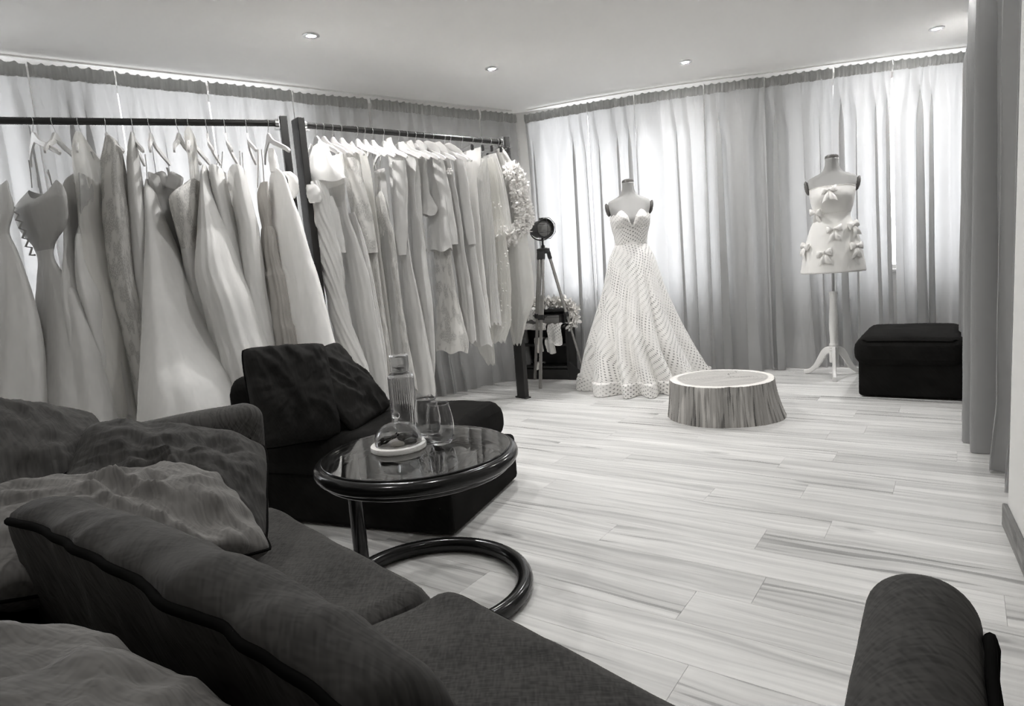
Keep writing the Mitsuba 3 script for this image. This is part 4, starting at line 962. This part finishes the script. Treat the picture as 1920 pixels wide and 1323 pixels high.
GLg(8, 'gown', 'lace corset gown with a slanting sweetheart neckline, left of the peaked white gown', [(342, 360, 376), (360, 345, 379), (385, 327, 381), (420, 333, 383), (470, 344, 386), (520, 352, 398), (600, 360, 420), (700, 380, 450), (760, 390, 470)], 11, top='gown_lace', bottom='gown_crepe', waist=470, folds=(5, .02, .08), straps=((364, 284, 365, 342), (362, 284, 361, 344)))
GLg(8, 'gown', 'peaked white satin gown with a flowing pleated skirt, right of the wide A-line gown', [(312, 380, 388), (330, 377, 395), (360, 377, 403), (400, 376, 418), (440, 375, 432), (500, 372, 450), (560, 385, 474), (620, 400, 492), (660, 410, 508), (740, 425, 528)], 12, top='gown_satin', bottom='gown_chiffon', waist=440, folds=(8, .02, .07), dy=-.08)
GLg(9, 'gown', 'square-necked plain gown third from the right end of the left rack', [(323, 394, 421), (340, 396, 425), (380, 402, 436), (420, 410, 444), (480, 425, 457), (560, 440, 482), (650, 455, 512), (740, 465, 530)], 13, top='gown_crepe', folds=(4, .01, .06), straps=((417, 284, 414, 322), (410, 290, 404, 322)))
GLg(10, 'gown', 'ribbed corset gown with a pointed edge, left of the beige tiered dress', [(331, 428, 462), (350, 430, 466), (390, 438, 474), (430, 446, 484), (500, 452, 494), (560, 458, 502), (650, 470, 522), (740, 480, 540)], 14, top='gown_chiffon', folds=(9, .02, .06), straps=((449, 283, 451, 332), (454, 286, 456, 330)), sweet=.02)
GLg(11, 'tiered_dress', 'beige crinkled dress with gathered tiers, beside the white satin gown', [(342, 489, 502), (365, 484, 504), (395, 488, 507), (424, 493, 508), (430, 491, 513), (470, 490, 521), (508, 495, 530), (514, 493, 535), (560, 500, 545), (603, 503, 552), (610, 502, 557), (660, 508, 566), (740, 515, 578)], 15, top='gown_beige', waist=427, tiers=(511, 606), folds=(11, .05, .14), flat=(.4, .5), straps=((484, 280, 483, 352), (490, 280, 495, 342)), dy=-.06)
GLg(11, 'gown', 'heavy white satin gown with a puffed sleeve at the right end of the left rack', [(316, 511, 519), (326, 506, 528), (345, 504, 537), (380, 503, 549), (420, 504, 562), (470, 508, 576), (520, 514, 592), (570, 520, 604), (620, 527, 617), (680, 535, 632), (740, 540, 645)], 16, top='gown_bright', folds=(4, .02, .05), sleeves=({'p': [(538, 322, 14), (546, 330, 18), (551, 350, 18), (549, 372, 8)], 'dy': -.02}, {'p': [(508, 278, 10), (512, 300, 16), (516, 322, 16)], 'dy': .0}), dy=-.05)

RX = [590, 604, 622, 638, 668, 682, 696, 717, 746, 761, 777, 793, 809.5, 831.5, 842]
RLAB = ['first pale hanger of the right rack, holding the satin halter top', 'second pale hanger of the right rack', 'third pale hanger of the right rack, over the chiffon skirt', 'fourth pale hanger of the right rack, over the lace-sleeved dress', 'fifth pale hanger of the right rack, its long arm showing', 'sixth pale hanger of the right rack', 'seventh pale hanger of the right rack, over the lace cups',
        'pale hanger of the high-collared blouse dress', 'pale hanger of the open-backed dress', 'pale hanger of the narrow jacket', 'pale hanger of the peplum jacket', 'pale hanger of the wide-sleeved long jacket', 'pale hanger of the dress with the brooch', 'pale hanger of the plain tailored jacket', 'pale hanger just left of the clip hangers']
RHK = [hanger(RRt, x, l, .05 * math.sin(i * 2.1), 1.0) for i, (x, l) in enumerate(zip(RX, RLAB))]
CH = [clip_hanger(RRt, x, l) for x, l in ((864, 'clip hanger of the satin wrap skirt, black clips on a metal bar'), (884, 'clip hanger of the long pleated skirt'), (901, 'clip hanger of the pearl veil'), (918, 'clip hanger of the wide white skirt, second from the right end'), (932, 'last clip hanger of the right rack, beside the black post'))]
def GRg(h, *a, **k): return garment(a[0], a[1], GR, h[0], h[1], a[2], a[3], **k)
GRg(RHK[0], 'halter_top', 'bright white satin halter top, first garment of the right rack', [(264, 582, 598), (275, 577, 607), (290, 572, 617), (310, 569, 628), (330, 568, 641), (346, 571, 650)], 21, top='gown_bright', neck=(.05, .03), folds=(4, .04, .05), cat='top')
GRg(RHK[0], 'draped_gown', 'gown with diagonal ruched drapery like a braid, beside the black rack posts', [(341, 576, 606), (352, 575, 612), (370, 576, 618), (400, 580, 622), (440, 590, 632), (480, 596, 642), (520, 604, 646), (560, 614, 649), (600, 622, 658), (640, 630, 672), (690, 640, 690), (742, 650, 699)], 22, top='gown_satin', bottom='gown_chiffon', waist=565, folds=(6, .10, .08), helix=26., flat=(.45, .45), sleeves=({'p': [(584, 346, 16), (588, 362, 24), (592, 380, 20)], 'pleat': .06, 'dy': -.10}, {'p': [(612, 368, 22), (622, 400, 24), (632, 440, 22), (642, 474, 14)], 'pleat': .06, 'dy': -.05}), dy=-.06)
GRg(RHK[1], 'chiffon_gown', 'white cowl-necked chiffon gown behind the draped gown', [(284, 606, 640), (310, 608, 644), (345, 612, 646), (400, 622, 652), (460, 635, 672), (520, 642, 690), (600, 655, 705), (690, 672, 722), (744, 690, 728)], 23, top='gown_bright', bottom='gown_chiffon', waist=350, neck=(.10, .02), folds=(8, .03, .09))
GRg(RHK[2], 'chiffon_skirt', 'soft white chiffon skirt hanging to the right of the ruched drapery', [(400, 645, 664), (440, 648, 679), (500, 656, 694), (580, 668, 708), (660, 680, 722), (742, 694, 727)], 24, top='gown_chiffon', folds=(8, .05, .10), cat='skirt')
GRg(RHK[3], 'lace_dress', 'lace dress with a long patterned lace sleeve ending in a cuff', [(270, 632, 660), (292, 640, 672), (350, 650, 682), (420, 664, 692), (480, 680, 706), (560, 692, 717), (640, 704, 729), (722, 716, 740)], 25, top='gown_lace', folds=(6, .03, .08), sleeves=({'p': [(655, 296, 22), (670, 345, 26), (683, 400, 27), (697, 474, 22)], 'dy': -.08},), neck=(.03, .02))
GRg(RHK[4], 'sheer_dress', 'sheer tulle dress between the lace sleeve and the lace cups', [(282, 666, 684), (330, 674, 696), (400, 684, 706), (470, 694, 714), (600, 706, 732), (722, 722, 744)], 26, top='tulle', folds=(6, .05, .10))
GRg(RHK[5], 'corset_dress', 'grey satin corset dress on thin straps in the right rack', [(318, 702, 722), (335, 702, 724), (380, 704, 728), (430, 706, 732), (470, 708, 735), (560, 716, 745), (640, 722, 753), (718, 730, 762)], 27, top='gown_grey', folds=(5, .03, .07), straps=((697, 288, 706, 320), (684, 292, 692, 316)))
GRg(RHK[6], 'lace_corset_gown', 'lace corset gown with moulded cups, right of the lace sleeve', [(366, 692, 716), (385, 694, 724), (420, 700, 732), (434, 703, 738), (470, 706, 743), (560, 720, 753), (640, 735, 765), (700, 745, 778), (728, 752, 783)], 28, top='gown_lace', folds=(5, .03, .08), sweet=.05, straps=((714, 292, 706, 368), (700, 294, 700, 366)), dy=-.04)
GRg(RHK[7], 'blouse_dress', 'satin blouse dress with a high collar and a long sleeve', [(259, 722, 734), (270, 722, 737), (285, 722, 746), (300, 728, 757), (350, 731, 758), (420, 738, 763), (480, 745, 770), (560, 752, 787), (640, 760, 801), (700, 768, 812), (737, 775, 816)], 29, top='gown_satin', bottom='gown_chiffon', waist=470, folds=(6, .03, .09), sleeves=({'p': [(748, 302, 24), (750, 340, 27), (751, 400, 25), (754, 478, 17)], 'dy': -.07},))
GRg(RHK[8], 'open_back_dress', 'plain dress with a deep oval opening in its back', [(268, 741, 757), (290, 744, 772), (310, 749, 781), (350, 755, 778), (395, 760, 782), (420, 762, 790), (500, 765, 801), (580, 775, 811), (660, 785, 816), (745, 790, 806)], 30, top='gown_crepe', folds=(5, .02, .09), neck=(.0, .12))
GRg(RHK[9], 'jacket', 'narrow plain jacket with a straight sleeve, left of the peplum jacket', [(265, 758, 772), (290, 762, 782), (320, 768, 788), (400, 774, 792), (468, 778, 800)], 31, top='gown_crepe', folds=(4, .01, .03), sleeves=({'p': [(775, 298, 15), (781, 370, 17), (786, 472, 16)], 'dy': -.06},), cat='jacket')
GRg(RHK[10], 'peplum_jacket', 'white jacket with a flared peplum standing out below its waist', [(264, 773, 787), (280, 775, 800), (320, 786, 801), (360, 788, 806), (378, 786, 814), (392, 782, 822), (404, 778, 820)], 32, top='gown_crepe', folds=(3, .01, .05), flat=(.3, .6), cat='jacket')
GRg(RHK[11], 'long_jacket', 'long straight jacket with a wide plain sleeve in the middle of the right rack', [(266, 789, 801), (275, 790, 818), (290, 798, 826), (340, 800, 830), (380, 800, 836), (420, 800, 842), (470, 801, 848)], 33, top='gown_crepe', folds=(4, .01, .03), sleeves=({'p': [(818, 290, 19), (828, 335, 23), (838, 390, 23), (850, 458, 18)], 'dy': -.07},), cat='jacket')
k_, P_ = GRg(RHK[11], 'lace_skirt', 'embroidered lace skirt under the long jacket', [(468, 812, 845), (540, 817, 854), (600, 818, 868), (640, 816, 878), (657, 817, 877)], 34, top='gown_lace', folds=(5, .03, .06), cat='skirt', dy=.02)
k_, P_ = GRg(RHK[12], 'brooch_dress', 'crepe dress with a small sparkling brooch at its neckline', [(268, 806, 825), (282, 812, 838), (330, 820, 850), (400, 835, 862), (480, 850, 874), (560, 862, 886), (640, 868, 892)], 35, top='gown_crepe', folds=(5, .02, .06))
put(k_ + '__brooch', moved(cat_([trimesh.creation.icosphere(1, .008).apply_translation((.018 * math.cos(a), 0, .018 * math.sin(a))) for a in np.arange(6)] + [trimesh.creation.icosphere(1, .010)]), trimesh.transformations.translation_matrix(at_y(843, 321, RHK[12][0][1] - .12))), 'pearl', True)
GRg(RHK[13], 'jacket', 'plain tailored jacket with its sleeve in front, right of the brooch dress', [(270, 826, 843), (283, 838, 862), (296, 848, 870), (350, 856, 876), (420, 866, 888), (460, 870, 893)], 36, top='gown_crepe', folds=(3, .01, .03), sleeves=({'p': [(862, 298, 15), (868, 340, 18), (875, 395, 18), (885, 458, 15)], 'dy': -.06},), cat='jacket')
GRg(RHK[14], 'crepe_gown', 'smooth crepe gown with a straight hem below the tailored jacket', [(300, 850, 866), (400, 858, 880), (458, 860, 890), (520, 866, 899), (600, 877, 914), (646, 882, 923)], 37, top='gown_satin', folds=(4, .02, .07))
GRg(CH[0], 'wrap_skirt', 'shiny satin wrap skirt with a deep curved opening, held by black clips', [(281, 868, 901), (292, 869, 902), (320, 872, 900), (345, 876, 894), (420, 884, 900), (520, 892, 910), (612, 900, 921)], 38, top='gown_bright', folds=(4, .02, .06), cat='skirt')
GRg(CH[1], 'pleated_skirt', 'long finely pleated white skirt right of the satin wrap skirt', [(298, 890, 912), (360, 896, 920), (430, 902, 926), (520, 907, 933), (606, 911, 940)], 39, top='gown_chiffon', folds=(12, .06, .12), cat='skirt')
k_, P_ = GRg(CH[2], 'pearl_veil', 'sheer tulle veil sewn with pearls near the end of the right rack', [(296, 906, 924), (360, 912, 936), (430, 917, 946), (520, 922, 957), (590, 926, 958), (640, 908, 946)], 40, top='tulle', folds=(9, .06, .12), cat='veil')
rng = np.random.RandomState(3); pv = P_[18:-4].reshape(-1, 3); front = pv[np.argsort(pv @ V(.2, -1, 0) * -1)[:len(pv) // 2]]
prl = [trimesh.creation.icosphere(1, .006).apply_translation(front[rng.randint(len(front))] + V(0, -.004, 0)) for _ in range(60)]
put(k_ + '__pearls', cat_(prl), 'pearl', True); tag(k_ + '__pearls', kind='stuff')
GRg(CH[3], 'white_skirt', 'bright white full skirt on the second last clip hanger of the right rack', [(290, 906, 930), (315, 912, 938), (360, 920, 950), (410, 926, 958), (450, 930, 962)], 41, top='gown_bright', folds=(7, .04, .08), cat='skirt')
GRg(CH[4], 'tulle_cape', 'airy tulle cape falling from the last hanger toward the tripod lamp', [(278, 930, 942), (300, 934, 956), (340, 940, 972), (400, 944, 984), (450, 940, 988), (510, 938, 998), (560, 945, 1000), (600, 952, 988), (645, 962, 976)], 42, top='tulle', folds=(6, .06, .14), flat=(.35, .6), cat='cape')
GRg(CH[3], 'tulle_scarf', 'thin tulle scarf trailing in a point below the crepe gown', [(470, 888, 912), (560, 886, 918), (610, 886, 924), (650, 894, 927), (682, 914, 928)], 43, top='tulle', folds=(5, .08, .12), cat='scarf')
yf = CH[4][0][1] - .08
feathers('feather_stole', 'fluffy white ruffled stole at the end of the right rack, above the tulle cape', [at_y(x, y, yf) for x, y in [(958, 318), (972, 345), (976, 375), (984, 400), (980, 425), (962, 440), (940, 442), (924, 450)]], 6500, 11, .10, .034, material='gown_bright')
# ------------------------------------------------------------------ on the glass table
mat('clear_glass', {'type': 'dielectric', 'int_ior': 1.5}, False)
mat('thin_glass', {'type': 'thindielectric', 'int_ior': 1.5}, False)
def marble(p, n, uv):
    v = fbm(p.x * 22 + 3 * noise(p.x * 30, p.y * 30, p.z * 30), p.y * 22, p.z * 40, 3); k = smoothstep(.06, .0, dr.abs(v - .5))
    c = .80 - .28 * k * noise(p.x * 18, p.y * 18, 4.0); return mi.Color3f(c, c * .985, c * .96)
mat('marble', pr(mikit.proc(marble), .3))
mat('dark_leather', pr((.012, .0115, .011), .3, clearcoat=.4))
mat('dark_stone', pr((.03, .029, .028), .25, clearcoat=.5))
mat('pale_stone', pr((.62, .60, .55), .4))
mat('grey_stone', pr((.10, .098, .094), .45))
TT = TZ + .0006
def on_t(px, py, z=TT): return on_z(px, py, z)
def shell(outer, inner, n=64):
    """Glass wall: outer profile bottom to rim, inner profile rim to bottom."""
    return lathe(np.vstack([outer, inner]), n)

def wine_glass(c, label):
    k = thing('wine_glass', label, 'glass', 'stemless wine glasses on the table')
    out = spline([(.0001, 0), (.016, 0), (.026, .002), (.034, .012), (.0405, .035), (.0425, .055), (.0405, .080), (.036, .105), (.0325, .122)], 40)
    inn = spline([(.0312, .122), (.0347, .105), (.0392, .080), (.0410, .055), (.0385, .034), (.031, .017), (.020, .0115), (.0001, .0105)], 36)
    out[0, 0] = .0001; Mg = trimesh.transformations.translation_matrix(c)
    inn[-1, 0] = .0001
    put(k + '__bowl', moved(lathe(np.vstack([out, [[.0318, .1226]], inn]) * 1.14, 64), Mg), 'clear_glass', True)
    a_ = np.arange(64) * 2 * PI / 64
    put(k + '__rim', moved(tube(np.stack([(.0319 * 1.14) * np.cos(a_), (.0319 * 1.14) * np.sin(a_), .1228 * 1.14 + .0016 + 0 * a_], 1), .0011, 8, closed=True), Mg), 'clear_glass', True)
    return k
g1, g2 = on_t(828, 832), on_t(804, 822)
g2 = g2 + V(-.004, .030, 0)
wine_glass(g1, 'stemless wine glass at the front right of the glass table')
wine_glass(g2, 'stemless wine glass half hidden behind the front one')

ck = thing('carafe', 'tall ribbed glass carafe with a drinking glass over its neck, behind the glass dome', 'carafe')
cc = on_t(757, 815) + V(0, .055, 0)
cf = T
na = 144; aa = np.arange(na) * 2 * PI / na
def ribbed(prof, amp):
    P = []
    for r, z, w in np.array(prof) * (1.12, 1.12, 1): P.append(np.stack([(r + amp * w * np.cos(aa * 36)) * np.cos(aa), (r + amp * w * np.cos(aa * 36)) * np.sin(aa), z + 0 * aa], 1))
    return np.array(P)
outer = [(.0005, 0, 0), (.034, .0, 0), (.041, .004, .4), (.0425, .012, 1), (.0425, .10, 1), (.0425, .176, 1), (.0425, .188, 1), (.040, .196, .5), (.034, .200, 0), (.028, .203, 0), (.0265, .212, 0), (.0265, .222, 0)]
inner = [(.0245, .222, 0), (.0245, .210, 0), (.031, .197, 0), (.037, .192, 0), (.0395, .184, 0), (.0395, .10, 0), (.0395, .014, 0), (.034, .008, 0), (.0005, .008, 0)]
put(ck + '__body', moved(grid(ribbed(outer + inner, .0011), True), trimesh.transformations.translation_matrix(cc)), 'clear_glass', True)
tum_o = [(.0005, .2636, 0), (.026, .2636, 0), (.0300, .261, .6), (.0308, .255, 1), (.0308, .22, 1), (.0308, .206, 1), (.0302, .2045, 0)]
tum_i = [(.0285, .2050, 0), (.0283, .22, 0), (.0283, .252, 0), (.026, .2575, 0), (.0005, .2575, 0)]
put(ck + '__tumbler', moved(grid(ribbed(tum_o + tum_i, .0007), True), trimesh.transformations.translation_matrix(cc)), 'clear_glass', True)

bc = on_t(748, 840)
bk = thing('serving_board', 'round white marble board under the glass dome on the table', 'board')
put(bk, moved(lathe([(.0001, 0), (.090, 0), (.0935, .002), (.0945, .006), (.0945, .014), (.093, .0175), (.090, .0185), (.0001, .0185)], 72), trimesh.transformations.translation_matrix(bc)), 'marble', 35)
dk2 = thing('glass_dome', 'glass cloche with a ball knob covering the dark stones on the marble board', 'dome')
dz = bc + V(0, .004, .0192)
do = spline([(.079, 0), (.079, .012), (.076, .030), (.068, .046), (.052, .060), (.030, .067), (.014, .069)], 30)
di = spline([(.0001, .0680), (.014, .0680), (.0298, .0660), (.0515, .0590), (.0671, .0453), (.0750, .0295), (.0780, .012), (.0780, 0)], 30)
do = np.vstack([do, [[.0001, .0693]]]); di[0, 0] = .0001
put(dk2 + '__cover', moved(lathe(np.vstack([do, di, do[:1]]), 72), trimesh.transformations.translation_matrix(dz)), 'clear_glass', True)
a_ = np.arange(72) * 2 * PI / 72
put(dk2 + '__rim', moved(tube(np.stack([.0785 * np.cos(a_), .0785 * np.sin(a_), .0012 + 0 * a_], 1), .0012, 8, closed=True), trimesh.transformations.translation_matrix(dz)), 'clear_glass', True)
kn = trimesh.creation.uv_sphere(.0135, count=[24, 32]); kn.apply_translation((0, 0, .094))
put(dk2 + '__knob', moved(kn, trimesh.transformations.translation_matrix(dz)), 'clear_glass', True)
put(dk2 + '__knob__stem', moved(lathe([(.0001, .0696), (.011, .0696), (.0075, .074), (.0065, .0795), (.0001, .0800)], 32), trimesh.transformations.translation_matrix(dz)), 'clear_glass', True)
def pebble(c, s, seed, material, label, rot=0.):
    m = trimesh.creation.icosphere(3, 1.0); v = np.array(m.vertices); v *= (1 + .22 * (meshkit.fbm(v * 1.7 + seed * 3.1, 2, seed) - .5))[:, None]; m.vertices = v * np.array(s)
    m.apply_transform(trimesh.transformations.rotation_matrix(rot, (0, 0, 1))); m.apply_translation(c + V(0, 0, -np.array(m.vertices)[:, 2].min()))
    put(thing('stone', label, 'stone', 'things under the glass dome'), m, material, True)
b0 = bc + V(0, 0, .0187)
pebble(b0 + V(.005, -.044, 0), (.023, .015, .009), 1, 'pale_stone', 'pale oval pebble at the front under the glass dome')
pebble(b0 + V(.045, -.018, 0), (.023, .016, .010), 2, 'dark_stone', 'glossy dark pebble at the right under the glass dome')
pebble(b0 + V(.022, .018, 0), (.028, .018, .015), 3, 'grey_stone', 'grey rough stone at the back under the glass dome')
pebble(b0 + V(.048, .018, 0), (.018, .014, .012), 4, 'dark_stone', 'small dark stone at the back right under the glass dome')
def strap_bundle():
    """Dark leather strip folded back on itself."""
    c = spline([(-.066, -.022, .006), (-.045, -.030, .010), (-.02, -.012, .018), (.0, .006, .026), (-.022, .004, .020), (-.05, -.004, .014), (-.058, -.018, .020), (-.03, -.022, .026), (-.004, -.002, .034)], 60)
    P = []
    for i, q in enumerate(c):
        P.append([q + V(.006 * x, .012 * y, .003 * z * (1 + .5 * math.sin(i * .7))) for x, y, z in ((-.3, -1, -1), (.3, 1, -1), (.3, 1, 1), (-.3, -1, 1))])
    m = grid(np.array(P), True, True); v = np.array(m.vertices); v[:, 2] = np.maximum(v[:, 2], .0004); m.vertices = v; return m
put(thing('leather_strap', 'crumpled black leather strap at the left under the glass dome', 'strap'), moved(strap_bundle(), trimesh.transformations.translation_matrix(b0)), 'dark_leather', 40)
